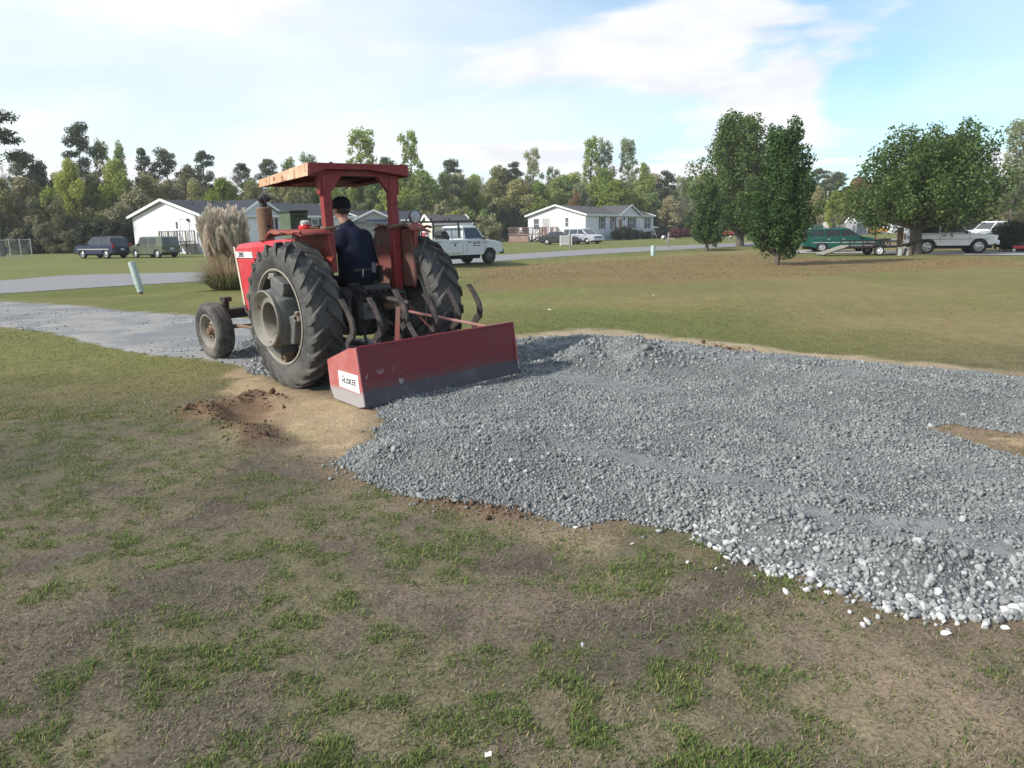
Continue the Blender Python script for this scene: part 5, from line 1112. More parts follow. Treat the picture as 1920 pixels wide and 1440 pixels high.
S_cube = dict(w=1.69, h=1.65, wb=2.53, r=.325, tw=.21, floor=.30, belt=.98, paint=olive_p, rim=m_alloy, cab=(-1.92, -1.86, .62, 1.05), tumble=.10, win=[(-1.15, -.35), (-.18, .78)], top=[(-1.96, .50), (-1.97, .95), (-1.92, 1.0), (1.05, 1.0), (1.72, .94), (1.96, .80), (1.99, .50)], doors=[-1.0, -.26, .85], handles=[-.8, .0], zlamp=.72, ztail=.58, htail=.14)
p = G(292, 483); car('parked_car', 'boxy olive green car parked beside the left home porch', 'car', p, -63, S_cube)
S_van = dict(w=1.98, h=1.78, wb=3.03, r=.34, tw=.24, floor=.30, belt=1.08, paint=silverp, rim=m_alloy, cab=(-2.42, -2.15, .55, 1.62), tumble=.24, win=[(-2.2, -1.30), (-1.2, -.05), (.05, 1.15)], top=[(-2.50, .55), (-2.52, 1.0), (-2.42, 1.10), (1.6, 1.08), (2.15, .98), (2.45, .78), (2.52, .5)], doors=[-1.25, 0, 1.1], handles=[-.2, .2], zlamp=.80)
car('parked_minivan', 'silver minivan parked before the right home facing the road', 'van', G(1092, 457.2), 138, S_van)
S_sed = dict(w=1.78, h=1.44, wb=2.72, r=.325, tw=.22, floor=.28, belt=.93, paint=darkp, rim=m_alloy, cab=(-1.78, -1.05, .30, 1.22), tumble=.26, win=[(-1.5, -.50), (-.42, .9)], top=[(-2.30, .50), (-2.33, .86), (-2.22, .97), (-1.7, .98), (1.2, .95), (1.95, .84), (2.28, .68), (2.33, .45)], doors=[-.46, .75], handles=[-.7, .25], zlamp=.66, ztail=.82, htail=.14)
car('parked_sedan', 'charcoal sedan parked behind the white framed board', 'car', G(1050, 458.5), 104, S_sed)
S_ws = dict(S_sed, paint=whitep); car('parked_sedan', 'far white sedan parked under the trees beside the white pole', 'car', atD(941, 146), -48, S_ws)
S_wag = dict(w=1.69, h=1.47, wb=2.63, r=.31, tw=.2, floor=.28, belt=.92, paint=greenp, rim=m_alloy, cab=(-2.22, -1.92, .28, 1.12), tumble=.24, win=[(-2.05, -1.22), (-1.10, -.30), (-.20, .42), (.47, .85)], top=[(-2.34, .48), (-2.36, .88), (-2.26, .96), (1.1, .95), (1.95, .80), (2.22, .68), (2.28, .45)], doors=[-1.15, -.25, .95], handles=[-.95, -.08], stripe=(.60, .025, m_plate), handle_mat=m_alloy, zlamp=.64, spokes=0, bumper=greenp, sideglass=m_cglass)
wg = car('parked_wagon', 'dark green station wagon parked beyond the front pear tree', 'car', atD(1575, 47.0), 98, S_wag); rails(wg, S_wag, m_trim)
S_w2 = dict(w=1.72, h=1.70, wb=2.55, r=.40, tw=.27, floor=.46, belt=1.10, paint=whitep, rim=m_alloy, cab=(-1.95, -1.72, .25, .88), win=[(-1.85, -.72), (-.62, .72)], top=[(-2.05, .68), (-2.05, 1.04), (-1.98, 1.12), (.9, 1.10), (1.9, 1.03), (2.12, .92), (2.16, .66)], doors=[-.66, .78], handles=[-.50], stripe=(.80, .02, m_trim), zlamp=.92, zbump=.60, bumper=whitep, ztail=.95)
car('parked_suv', 'white two door off roader parked behind the broad pear tree', 'car', atD(1776, 41.4), 104, S_w2)
S_pk = dict(w=1.85, h=1.75, wb=3.3, r=.36, tw=.24, floor=.42, belt=1.12, paint=whitep, rim=m_alloy, cab=(-.60, -.45, .55, 1.20), win=[(-.45, .02), (.12, 1.0)], top=[(-2.5, .70), (-2.5, 1.10), (-.7, 1.12), (1.2, 1.10), (2.2, 1.04), (2.5, .92), (2.55, .65)], doors=[.05, 1.05], handles=[.25], zlamp=.92, zbump=.60, rg0=.2)
car('parked_pickup', 'white pickup truck parked behind the dark hedge at right', 'truck', atD(1862, 60), -100, S_pk)
S_y = dict(S_sed, paint=yellowp); car('parked_coupe', 'far orange yellow car before the white homes', 'car', atD(1636, 136), -84, S_y)
S_r = dict(S_sed, paint=redp); car('parked_car', 'far red car seen between the pear trunks', 'car', atD(1358, 138), 170, S_r)
S_r2 = dict(S_sed, paint=whitep); car('parked_car', 'far white car left of the far red car', 'car', atD(1347, 150), -70, S_r2)
# utility truck
Pt = G(917, 494.5); Ft = Vector((math.sin(R_(46)), math.cos(R_(46)), 0)); Lt = Vector((-Ft.y, Ft.x, 0))
S_t = dict(w=2.0, h=1.92, wb=3.45, r=.40, tw=.28, floor=.50, belt=1.24, paint=truckp, rim=m_steelw, cab=(-.02, .08, .98, 1.52), tumble=.22, win=[(.16, 1.30)], top=[(-.08, .70), (-.08, 1.28), (1.5, 1.24), (1.75, 1.22), (2.45, 1.10), (2.62, .92), (2.64, .62)], doors=[.16, 1.32], handles=[.34], zlamp=.95, zbump=.62, bumper=m_trim, rg0=.18, spokes=6, platehigh=.55, rearmat=M('reflection_tint_glass', (.17, .20, .22), .08, 0, .3, 2))  # rear window glass coloured paler to imitate reflected light
tr_ = car('utility_truck', 'white utility truck with black ladder rack parked on the road verge', 'truck', Pt - Ft*1.725 + Lt*.87, 46, S_t)
sb = empty('service_body'); sb.parent = tr_
for sy in (1, -1):
    x0_, x1_ = -2.85, -.14; zc0, zc1 = .58, 1.25
    arch = [(-1.725+.52*math.cos(a), .42+.52*math.sin(a)) for a in [math.pi*(1-k/10) for k in range(11)]]
    prof = [(x0_, zc0), (x0_, zc1), (x1_, zc1), (x1_, zc0)] + [(a, max(b, zc0)) for a, b in arch[::-1]]
    MB().prism(prof, sy*.55, sy*1.06).build('side_bin', truckp, sb, bevel=.015)
    for a, b in ((-2.78, -2.32), (-1.10, -.22)): MB().box(((a+b)/2, sy*1.066, (zc0+zc1)/2), (b-a, .014, zc1-zc0-.10)).build('bin_door', truckp, sb, bevel=.004)
    MB().box((-1.72, sy*1.066, 1.16), (1.1, .014, .26)).build('bin_door', truckp, sb, bevel=.004); MB().box((-1.72, sy*1.075, 1.16), (.5, .012, .03)).build('bin_handle', m_trim, sb); MB().cyl((-.66, sy*1.07, 1.0), (-.66, sy*1.085, 1.0), .06, n=12).build('bin_latch', m_trim, sb); MB().box((-.66, sy*1.078, 1.12), (.55, .012, .02)).build('bin_handle', m_trim, sb)
MB().box((-1.5, 0, .82), (2.7, 1.1, .05)).box((-2.86, 0, 1.0), (.05, 1.1, .45)).build('bed_floor', m_steelw, sb); MB().box((-2.95, 0, .58), (.18, 2.0, .16)).build('step_bumper', m_trim, sb, bevel=.02)
rk = empty('ladder_rack'); rk.parent = tr_
for sy in (1, -1):
    MB().bar((-3.0, sy*.98, 2.10), (1.1, sy*.98, 2.14), .07).build('rail', m_trim, rk)
    for x_ in (-2.6, -.35): MB().bar((x_, sy*1.0, 1.34), (x_, sy*.98, 2.10), .06).build('upright', m_trim, rk)
    for x_ in (-2.0, -.9, .4): MB().box((x_, sy*.98, 2.20), (.06, .06, .16)).build('stop', m_trim, rk)
for x_ in (-2.6, -.35, .9): MB().bar((x_, -.98, 2.08), (x_, .98, 2.08), .05).build('cross_bar', m_trim, rk)
MB().tube([(-.32, -1.0, 1.34), (-.30, -1.0, 1.85), (-.28, -.9, 1.95), (-.28, .9, 1.95), (-.30, 1.0, 1.85), (-.32, 1.0, 1.34)], .03, 6).build('cab_guard', m_trim, rk, 50)
o = link('door_lettering', text_mesh('SLATE', .17, .002, .006), tr_, M('truck_ink', (.06, .08, .13), .6)); o.rotation_euler = (math.pi/2, 0, 0); o.location = (.80, -1.008, 1.07)
MB().box((.80, -1.004, .94), (.52, .010, .035)).build('door_stripe', M('truck_ink', (.06, .08, .13), .6), tr_); MB().box((1.62, -1.004, .80), (.40, .010, .05)).build('wing_badge', m_trim, tr_); MB().box((1.18, -1.004, 1.07), (.10, .010, .03)).build('door_mark', m_trim, tr_); MB().box((1.45, -1.004, 1.08), (.12, .010, .04)).build('door_mark', m_trim, tr_)
TT = Matrix.Translation(tr_.location) @ Matrix.Rotation(az_rz(46), 4, 'Z')
def on_truck(o, x, y, z): o.matrix_world = TT @ Matrix.Translation((x, y, z)); return o
wc = on_truck(empty('water_cooler', label='red water cooler with white lid riding on the utility truck', cat='cooler'), -2.25, -.78, 1.255)
MB().lathe([(.001, 0), (.17, 0), (.19, .05), (.19, .36), (.001, .36)], axis='Z', n=18).build('drum', M('cooler_red', (.62, .10, .13), .4), wc, 40); MB().lathe([(.001, .47), (.14, .47), (.17, .43), (.195, .40), (.195, .355), (.001, .355)], axis='Z', n=18).build('lid', m_white, wc, 40); MB().box((-.17, 0, .08), (.08, .05, .05)).build('tap', m_white, wc); MB().box((0, -.19, .22), (.2, .012, .12)).build('panel', m_white, wc)
gn = on_truck(empty('generator', label='dark generator in the bed of the utility truck', cat='generator'), -.85, -.35, .86)
MB().box((0, 0, .42), (.5, .55, .4)).build('engine', m_iron, gn, bevel=.05); MB().cyl((-.1, -.32, .62), (-.1, .25, .62), .2, n=14).build('tank', m_black, gn, 40)
for x_ in (-.32, .32): MB().tube([(x_, -.35, 0), (x_, -.35, .85), (x_, .35, .85), (x_, .35, 0)], .022, 6).build('frame', m_black, gn)

# ================================================================== small things
m_tube = M('mint_plastic', (.42, .50, .47), .5, 0, .08, 6)
def pedestal(u, v, vt, r, lean, label):
    p = G(u, v); hgt = (v-vt)*p.y/FPX*1.02; o = MB().lathe([(r*.9, 0), (r*.92, hgt*.12), (r, hgt*.13), (r, hgt-.02), (r*.95, hgt), (.001, hgt+.012)], axis='Z', n=20)
    o.lathe([(r*1.03, hgt*.86), (r*1.03, hgt*.98)], axis='Z', n=20); e = empty('cable_pedestal', p, 0, label, 'pedestal', None, (0, R_(lean), 0))
    o.build('tube', m_tube, e, 40); MB().cyl((0, 0, -.3), (0, 0, .05), r*.5, n=10).build('stake', m_steelw, e); return e
pedestal(264, 547, 492, .105, -11, 'leaning mint green cable tube by the gravel driveway')
pedestal(1224, 480, 461.5, .13, 1, 'upright mint green cable tube before the road at right')
def mailbox(u, v, vt, label, boxes):
    p = G(u, v); hgt = (v-vt)*p.y/FPX; e = empty('mailbox', p, R_(-28), label, 'mailbox'); MB().box((0, 0, hgt/2), (.13, .13, hgt)).build('post', m_wood, e)
    if boxes: MB().bar((-.62, 0, hgt*.62), (.5, 0, hgt*.62), .10).bar((-.45, 0, hgt*.60), (0, 0, hgt*.36), .08).build('arm', m_wood, e)
    for bx_ in boxes:
        b = MB(); b.prism([(-.09, 0), (.09, 0), (.09, .13), (.05, .19), (-.05, .19), (-.09, .13)], -.26, .26, 'Y'); o = b.build('box', m_white, e); o.location = (bx_, 0, hgt*.67)
    return e
mailbox(1253, 466, 437, 'mailbox on weathered post with cross arm by the road', (-.42,)); mailbox(1069, 466, 440, 'thin mailbox post before the white framed board', ()); mailbox(1370, 454, 440, 'far mailbox post between the pear trunks', (0.0,))
p = G(1061, 460.5); e = empty('sign_board', p, R_(8), 'white framed board standing before the charcoal sedan', 'board'); MB().box((0, 0, .58), (1.05, .06, .80)).build('panel', M('board_grey', (.55, .55, .55), .6), e)
for x_ in (-.58, .58): MB().box((x_, 0, .52), (.14, .10, 1.04)).build('upright', m_white, e)
for z_ in (.16, 1.0): MB().box((0, -.0, z_), (1.05, .09, .10)).build('rail', m_white, e)
p = atD(923, 142); e = empty('utility_pole', p, 0, 'tall white pole standing beside the far white sedan', 'pole'); MB().cyl((0, 0, 0), (0, 0, 6.7), .11, .09, 8).build('post', m_white, e); MB().box((0, -.1, 5.9), (.25, .2, .5)).build('lamp_head', m_white, e)
p = atD(1547, 135); e = empty('utility_pole', p, 0, 'thin pale pole above the far bright green tree', 'pole'); MB().cyl((0, 0, 0), (0, 0, 7.6), .11, .09, 8).build('post', M('pale_pole', (.55, .52, .45), .7), e); MB().box((.0, 0, 7.5), (.6, .08, .08)).build('cross_arm', m_wood, e)
for k, u in enumerate((905, 914)):
    o = MB().box((0, 0, .7), (.18, .18, 1.4)).box((0, 0, 1.42), (.22, .22, .06)).build('fence_post', M('pale_pole', (.55, .52, .45), .7)); o.location = atD(u, 138); tag(o, ('pale fence post furthest left of the far white sedan', 'pale fence post nearest the white pole')[k], 'post', 'posts by the far sedan')
# chain link fence
p0 = G(-40, 486); p1 = G(61, 483.5); hgt = 1.55; d = (p1-p0).normalized(); L_ = (p1-p0).length; e = empty('chain_link_fence', p0, math.atan2(d.y, d.x), 'grey chain link fence at the left edge of the lawn', 'fence')
m_galv = M('galvanised', (.42, .45, .46), .5, .4); npost = 5
for k in range(npost+1): MB().cyl((L_*k/npost, 0, 0), (L_*k/npost, 0, hgt+.05), .035, n=8).ell((L_*k/npost, 0, hgt+.07), .05, 8, 6).build('post', m_galv, e)
MB().cyl((0, 0, hgt), (L_, 0, hgt), .025, n=6).build('top_rail', m_galv, e); wm = MB()
nw = int(L_/.14)
for k in range(-11, nw):
    for sg in (0, 1):
        a = k*.14; b = a+hgt; za, zb_ = (0.03, hgt) if sg == 0 else (hgt, .03)
        if a < 0: f_ = -a/hgt; za = za+(zb_-za)*f_; a = 0
        if b > L_: f_ = (L_-a)/(b-a); zb_ = za+(zb_-za)*f_; b = L_
        wm.bar((a, 0, za), (b, 0, zb_), .008)
wm.build('wire_mesh', m_galv, e)
# trailer by the wagon
p = atD(1640, 40.9); e = empty('utility_trailer', p, az_rz(95), 'small black utility trailer with white wheel before the green wagon', 'trailer'); m_blk = M('trailer_black', (.018, .017, .017), .7)
MB().box((-.35, 0, .52), (2.6, 1.3, .06)).build('bed', m_wood, e)
for sy in (1, -1):
    MB().bar((-1.65, sy*.66, .46), (.95, sy*.66, .46), .06, .12).bar((-1.65, sy*.66, .78), (.95, sy*.66, .78), .05).build('side_rail', m_blk, e)
    for x_ in (-1.6, -.9, -.2, .5, .9): MB().bar((x_, sy*.66, .46), (x_, sy*.66, .80), .05).build('stake', m_blk, e)
    wheel(e, -.1, sy*.80, .27, .18, m_white, sy, 6); MB().prism([(-.45, .50), (-.40, .60), (.2, .60), (.25, .50)], sy*.72, sy*.90).build('mudguard', m_blk, e)
MB().bar((.95, .6, .45), (2.0, 0, .62), .07).bar((.95, -.6, .45), (2.0, 0, .62), .07).bar((1.9, 0, .62), (2.5, 0, .80), .07).build('drawbar', m_blk, e)
MB().plate([(-1.65, -.62, .48), (-1.65, .62, .48), (-2.9, .62, .06), (-2.9, -.62, .06)], .05).build('ramp', m_blk, e)
for y_ in (-.5, 0, .5): MB().bar((-1.65, y_, .52), (-2.95, y_, .08), .05).build('ramp_bar', M('pale_pole', (.55, .52, .45), .7), e)
p = atD(1685, 40.2); e = empty('board_panel', p, az_rz(80), 'weathered brown boards standing upright beside the broad pear trunk', 'boards'); m_bw = M('old_board', (.11, .075, .055), .9, 0, .35, 4, .1, .3, 30)
for k in range(3): MB().box((-.12+.12*k, 0, .74+.02*k), (.105, .04, 1.48-.05*k), (0, R_(-2+k), 0)).build('board', m_bw, e)
MB().box((0, .035, 1.1), (.36, .04, .09)).build('batten', m_bw, e)
p = atD(1655, 43.5); o = MB().lathe([(.20, 0), (.16, .08), (.07, .14), (.06, .62), (.12, .70), (.40, .78), (.42, .84), (.30, .80), (.001, .78)], axis='Z', n=20).build('bird_bath', M('bath_stone', (.14, .13, .12), .9), None, 40); o.location = p; tag(o, 'dark stone bird bath behind the trailer', 'bird bath')
p = atD(1639, 45.0); e = empty('feeder_pole', p, 0, 'dark feeder pole rising beside the bird bath', 'pole'); MB().cyl((0, 0, 0), (0, 0, 1.75), .05, n=8).build('post', m_bw, e); MB().box((0, 0, 1.78), (.34, .34, .20), None, (.7, .7)).build('feeder', m_bw, e)
p = atD(1720, 39.9); o = MB().box((0, 0, .2), (.05, .35, .4)).box((-.35, 0, .2), (.05, .35, .4)).box((-.18, 0, .40), (.45, .38, .05)).build('low_stool', M('stool_grey', (.33, .35, .34), .7)); o.location = p + Vector((-.7, -.2, 0)); tag(o, 'low grey bench at the foot of the broad pear trunk', 'bench')
p = atD(1913, 41.5); e = empty('lawn_mower', p, az_rz(120), 'red lawn mower beside the dark hedge at the right edge', 'mower')
MB().box((0, 0, .28), (.75, .55, .18)).build('deck', redp, e, bevel=.04); MB().cyl((0, 0, .36), (0, 0, .56), .15, n=14).build('engine', m_iron, e, 40); MB().tube([(-.35, .22, .3), (-1.0, .22, 1.0), (-1.0, -.22, 1.0), (-.35, -.22, .3)], .018, 6).build('handle', m_trim, e)
for sx in (-.32, .32):
    for sy in (1, -1): wheel(e, sx, sy*.33, .13, .06, m_white, sy, 0)
# litter
for (u, v, s_, a, lab) in ((915, 1430, .016, .3, 'scrap of white paper on the grass at the bottom edge'), (1091, 1218, .013, 1.2, 'tiny white scrap of litter on the foreground grass'), (1030, 583, .05, .2, 'pale strip lying on the lawn behind the blade'), (1225, 555, .04, .9, 'pale scrap on the lawn beyond the gravel')):
    p = G(u, v); q = MB().plate([(-s_*.7, -s_*.35, 0), (s_*.6, -s_*.4, .004), (s_*.7, s_*.3, .012), (-s_*.1, s_*.42, .006), (-s_*.6, s_*.35, .010)], .002).build('litter_scrap', M('paper', (.78, .77, .74), .7)); q.location = (p.x, p.y, float(ground_h(np.array([p.x]), np.array([p.y]))[0])+.022); q.rotation_euler = (.15, .1, a); tag(q, lab, 'litter')
# ================================================================== vegetation
def leaf_mat(name, a, b, c=None, tr=.45, rough=.6, hue=.12):
    t = NT(name); rnd = t.geo('Random Per Island'); oi = t.n('ShaderNodeObjectInfo').outputs['Random']
    col = t.mix(rnd, a, b)
    if c: col = t.mix(t.rng(rnd, .86, .95), col, c)
    k = t.n('ShaderNodeHueSaturation'); t.l(col, k.inputs['Color']); t.l(t.rng(oi, 0, 1, .5-hue*.22, .5+hue*.16, False), k.inputs['Hue']); t.l(t.rng(oi, 0, 1, 1.18, .82, False), k.inputs['Value']); k.inputs['Saturation'].default_value = 1.0
    col = k.outputs[0]; m = t.fin(col, rough, 0, .25); x = t.n('ShaderNodeBsdfTranslucent'); t.l(col, x.inputs[0]); mx = t.n('ShaderNodeMixShader'); mx.inputs[0].default_value = tr
    t.l(t.b.outputs[0], mx.inputs[1]); t.l(x.outputs[0], mx.inputs[2]); t.l(mx.outputs[0], t.o.inputs[0]); return m
L_pear = leaf_mat('pear_leaf', (.040, .085, .026), (.115, .190, .055), (.17, .25, .085)); L_pine = leaf_mat('pine_needle', (.055, .080, .045), (.135, .165, .088), None, .25)
L_spring = leaf_mat('spring_leaf', (.225, .295, .065), (.40, .465, .125), (.38, .42, .16)); L_lime = leaf_mat('lime_leaf', (.20, .265, .045), (.38, .42, .085), (.44, .43, .11)); L_mid = leaf_mat('mid_leaf', (.165, .235, .070), (.33, .395, .135), (.29, .32, .13))
L_olive = leaf_mat('olive_leaf', (.255, .265, .105), (.42, .42, .185), (.38, .32, .21)); L_brown = leaf_mat('bud_brown', (.26, .245, .135), (.41, .38, .215), (.36, .35, .19), .3); L_pale = leaf_mat('pale_leaf', (.23, .275, .14), (.40, .44, .25), (.45, .46, .33)); L_rust = leaf_mat('rust_leaf', (.25, .15, .075), (.40, .25, .13))
L_hedge = leaf_mat('hedge_leaf', (.022, .034, .016), (.062, .076, .034), None, .2); L_maroon = leaf_mat('maroon_leaf', (.095, .024, .036), (.20, .06, .07)); L_dark = leaf_mat('dull_leaf', (.13, .142, .075), (.27, .265, .14), (.25, .21, .14), .35)  # L_dark: dull green, the leaf's own colour
t = NT('bark'); c = t.mix(t.noise(6, 5, .6, t.co('Object', (1, 1, .3))), (.055, .045, .038), (.15, .125, .105)); t.bump(t.noise(18, 4, .6), .5, .03); m_bark = t.fin(c, .95); m_twig = M('grey_twig', (.20, .17, .155), .95, 0, .2, 3)
def leaves(name, C, Rr, n, ls, seed, up=.35, inner=.45, asp=.62):
    """leaf-sized faces spread through clumps: C (k,3) centres, Rr (k,3) radii"""
    rs = np.random.RandomState(seed); C = np.asarray(C, float); Rr = np.asarray(Rr, float); wgt = (Rr.prod(1))**.62; wgt /= wgt.sum(); k = rs.choice(len(C), n, p=wgt)
    d = rs.normal(size=(n, 3)); d /= np.linalg.norm(d, axis=1)[:, None]; rad = (inner + (1-inner)*rs.uniform(size=n)**.6)*(1+.22*(rs.uniform(size=n)-.4)); P = C[k] + d*Rr[k]*rad[:, None]
    nr = d*.7 + rs.normal(size=(n, 3))*.75 + np.array([0, 0, up]); nr /= np.linalg.norm(nr, axis=1)[:, None]
    a = np.cross(nr, rs.normal(size=(n, 3))); a /= np.linalg.norm(a, axis=1)[:, None]; b = np.cross(nr, a); s = ls*rs.uniform(.55, 1.35, n)[:, None]
    V = np.stack([P-a*s, P-b*s*asp+a*s*.1, P+a*s, P+b*s*asp+a*s*.1], 1).reshape(-1, 3); return np_mesh(name, V, np.arange(4*n).reshape(-1, 4))
def trunk_mesh(name, H, r, limbs, seed, bend=.04, n=8):
    rs = random.Random(seed); m = MB(); pts = []; q = Vector((0, 0, -.15))
    N_ = 7
    for i in range(N_+1): pts.append(Vector((bend*H*math.sin(i*1.3+seed)*i/N_, bend*H*math.cos(i*1.1+seed*2)*i/N_, -.15+H*i/N_)))
    m.tube(pts, [r*(1.25 if i == 0 else 1-.82*i/N_) for i in range(N_+1)], n)
    for (z, az, ln, el, rr) in limbs:
        f = z*N_; i = min(int(f), N_-1); b = pts[i].lerp(pts[i+1], f-i); d = Vector((math.cos(az)*math.cos(el), math.sin(az)*math.cos(el), math.sin(el))); c1 = b+d*ln*.45; c2 = b+d*ln+Vector((0, 0, ln*.18)); m.tube([b, c1, c2], [rr, rr*.65, rr*.2], 5)
    return m.mesh(name, 60)
def tree(name, label, P, trunk, crown, lm, sc=(1, 1, 1), rz=0.0, group=None, cat='tree', crown_name='crown'):
    e = empty(name, P, rz, label, cat, group, None, sc)
    if trunk: link('trunk', trunk, e, m_bark)
    cm = crown if len(crown.materials) == 0 else crown
    if len(crown.materials) == 0: crown.materials.append(lm)
    o = link(crown_name, crown, e)
    if crown.materials[0] != lm: o.material_slots[0].link = 'OBJECT'; o.material_slots[0].material = lm
    return e
# ---- the four ornamental pears, each grown from its own upright branches
def pear(label, P, H, Wd, zb, prof, nb, nl, ls, seed, tr=.16, lean=(0, 0), zlow=.5):
    rs = random.Random(seed); C = []; Rr = []; limbs = []
    for i in range(nb):
        az = i*2.39996+rs.uniform(-.3, .3); t_ = (i+.5)/nb; zt = zb + (H-zb)*(.06+.92*t_); wmax = Wd/2*prof(t_); ln = wmax*rs.uniform(.62, 1.04)
        cx_, cy_ = math.cos(az)*ln, math.sin(az)*ln
        z0 = max(zlow, zt - (.8+ln*1.1)); limbs.append((min(.95, max(.1, z0/H/.82)), az, math.hypot(ln*.9, zt-z0)*.72, math.atan2(zt-z0, ln*.9+.05), tr*.35*(1-t_*.6)))
        for k in range(4):
            s = (.45, .68, .88, 1.04)[k]; rr = (.50, .46, .38, .30)[k]*(Wd/5)**.8*rs.uniform(.6, 1.25)
            C.append((cx_*s+lean[0]*t_+rs.uniform(-.1, .1), cy_*s+lean[1]*t_+rs.uniform(-.1, .1), z0+(zt-z0)*(.35+.65*s)+rs.uniform(-.15, .15))); Rr.append((rr, rr, rr*1.25))
    for k in range(10): C.append((rs.uniform(-.2, .2)*Wd, rs.uniform(-.2, .2)*Wd, zb+(H-zb)*rs.uniform(.25, .75))); Rr.append((Wd*.13, Wd*.13, Wd*.16))
    tm_ = trunk_mesh('trunk', H*.82, tr, limbs, seed, .012, 10); cm = leaves('crown', C, Rr, nl, ls, seed, .3, .45)
    return tree('pear_tree', label, P, tm_, cm, L_pear, group='ornamental pear trees')
egg = lambda t_: max(.16, min(1.0, .55+1.6*t_)*(1.0-1.02*max(0, t_-.28)**1.15))
pear('dense green pear tree standing alone nearest on the lawn', G(1457, 497), 5.85, 3.5, .45, egg, 58, 24000, .062, 11, .10, (.12, 0))
pear('tallest green pear tree standing behind the nearest one', G(1387, 462), 10.8, 9.6, 1.5, egg, 76, 36000, .105, 12, .30, (-.6, 0))
pear('small low green pear tree left of the tallest one', G(1325, 468), 4.8, 3.7, .6, egg, 40, 13000, .085, 13, .13)
broad = lambda t_: max(.34, min(1.0, .80+1.2*t_)*(1.0-.62*max(0, t_-.20)))
pear('broad spreading pear tree in front of the white off roader', G(1714, 477), 6.5, 8.9, 2.0, broad, 66, 42000, .088, 14, .36, (.9, 0), 1.5)
# ---- woodland trees, a few meshes of each kind shared by many trees
def kind_meshes(kind, n):
    out = []
    for v in range(n):
        sd_ = hash_kind[kind]*100+v; rs = random.Random(sd_); C = []; Rr = []; limbs = []
        if kind == 'pine':
            H = 14; 
            for k in range(15):
                az = k*2.4+rs.uniform(-.5, .5); z = H*(.56+.42*k/14); ln = (2.4-1.7*(k/14))*rs.uniform(.6, 1.15); limbs.append((z/H, az, ln, .25, .06)); C.append((math.cos(az)*ln, math.sin(az)*ln, z+.35*ln+rs.uniform(-.2, .3))); Rr.append((rs.uniform(.7, 1.35), rs.uniform(.7, 1.35), rs.uniform(.4, .8)))
            C.append((0, 0, H*.99)); Rr.append((.6, .6, .6)); out.append((trunk_mesh('trunk', H, .20, limbs, sd_, .02), leaves('crown', C, Rr, 4200, .19, sd_, .5, .2, .4)))
        elif kind == 'round':
            H = 10
            for k in range(34):
                az = k*2.4+rs.uniform(-.4, .4); t_ = (k+.5)/34; z = H*(.22+.76*t_); ln = 2.6*math.sin(math.pi*min(.98, t_*.86+.16))**.8*rs.uniform(.45, 1.05); limbs.append((max(.12, z/H-.2), az, ln, .7, .07)); C.append((math.cos(az)*ln, math.sin(az)*ln, z)); r_ = rs.uniform(.40, 1.35); Rr.append((r_, r_, r_*.85))
            out.append((trunk_mesh('trunk', H*.85, .18, limbs, sd_, .02), leaves('crown', C, Rr, 7500, .165, sd_, .35, .3)))
        elif kind == 'airy':                       # tall thin spring crown with sky showing through
            H = 13
            for k in range(40):
                az = k*2.4+rs.uniform(-.5, .5); t_ = (k+.5)/40; z = H*(.25+.74*t_); ln = 2.1*(1.0-.72*t_)*rs.uniform(.3, 1.1)+.15; limbs.append((max(.1, z/H-.10), az, ln*1.3, .9, .05)); C.append((math.cos(az)*ln, math.sin(az)*ln, z+.3*ln)); r_ = rs.uniform(.30, .75); Rr.append((r_, r_, r_*1.15))
            out.append((trunk_mesh('trunk', H*.97, .16, limbs, sd_, .015), leaves('crown', C, Rr, 4600, .135, sd_, .35, .1)))
        elif kind == 'shrub':
            H = 6
            for k in range(30):
                az = rs.uniform(0, 6.28); z = H*rs.uniform(.04, .9); ln = 2.5*math.sqrt(max(.05, 1-(z/H)**1.7))*rs.uniform(.3, 1); C.append((math.cos(az)*ln, math.sin(az)*ln, z)); r_ = rs.uniform(.5, 1.0); Rr.append((r_, r_, r_))
            out.append((trunk_mesh('trunk', H*.7, .10, [(.15, a, 2.2, .9, .05) for a in (0, 1.3, 2.6, 4, 5.2)], sd_, .03), leaves('crown', C, Rr, 5200, .18, sd_, .3, .25)))
        else:                                      # bare branching twigs
            H = 10; m = MB()
            def br(p, d, ln, r_, dep):
                q = p + d*ln; m.tube([p, p.lerp(q, .5)+Vector((rs.uniform(-.04, .04)*ln, rs.uniform(-.04, .04)*ln, 0)), q], [r_, r_*.8, r_*.6], 3, False)
                if dep == 0: return
                for k in range(3 if dep > 2 else 4):
                    nd = (d + Vector((rs.uniform(-.75, .75), rs.uniform(-.75, .75), rs.uniform(-.1, .45)))).normalized(); br(p.lerp(q, rs.uniform(.55, 1)), nd, ln*rs.uniform(.55, .8), max(r_*.55, .012), dep-1)
            br(Vector((0, 0, -.1)), Vector((0, 0, 1)), H*.30, .16, 5)
            out.append((None, m.mesh('branches')))
    return out
hash_kind = {'pine': 1, 'round': 2, 'airy': 3, 'shrub': 4, 'bare': 5}
KM = {k: kind_meshes(k, n) for k, n in (('pine', 4), ('round', 4), ('airy', 4), ('shrub', 4), ('bare', 3))}
NATH = {'pine': 14.3, 'round': 10.4, 'airy': 13.4, 'shrub': 6.3, 'bare': 9.0}; NATW = {'pine': 5.2, 'round': 6.4, 'airy': 4.6, 'shrub': 6.0, 'bare': 6.5}
TREES = []
def T(u, vt, D, kind, lm, wpx=None, zb=0.0): TREES.append((u, vt, D, kind, lm, wpx))
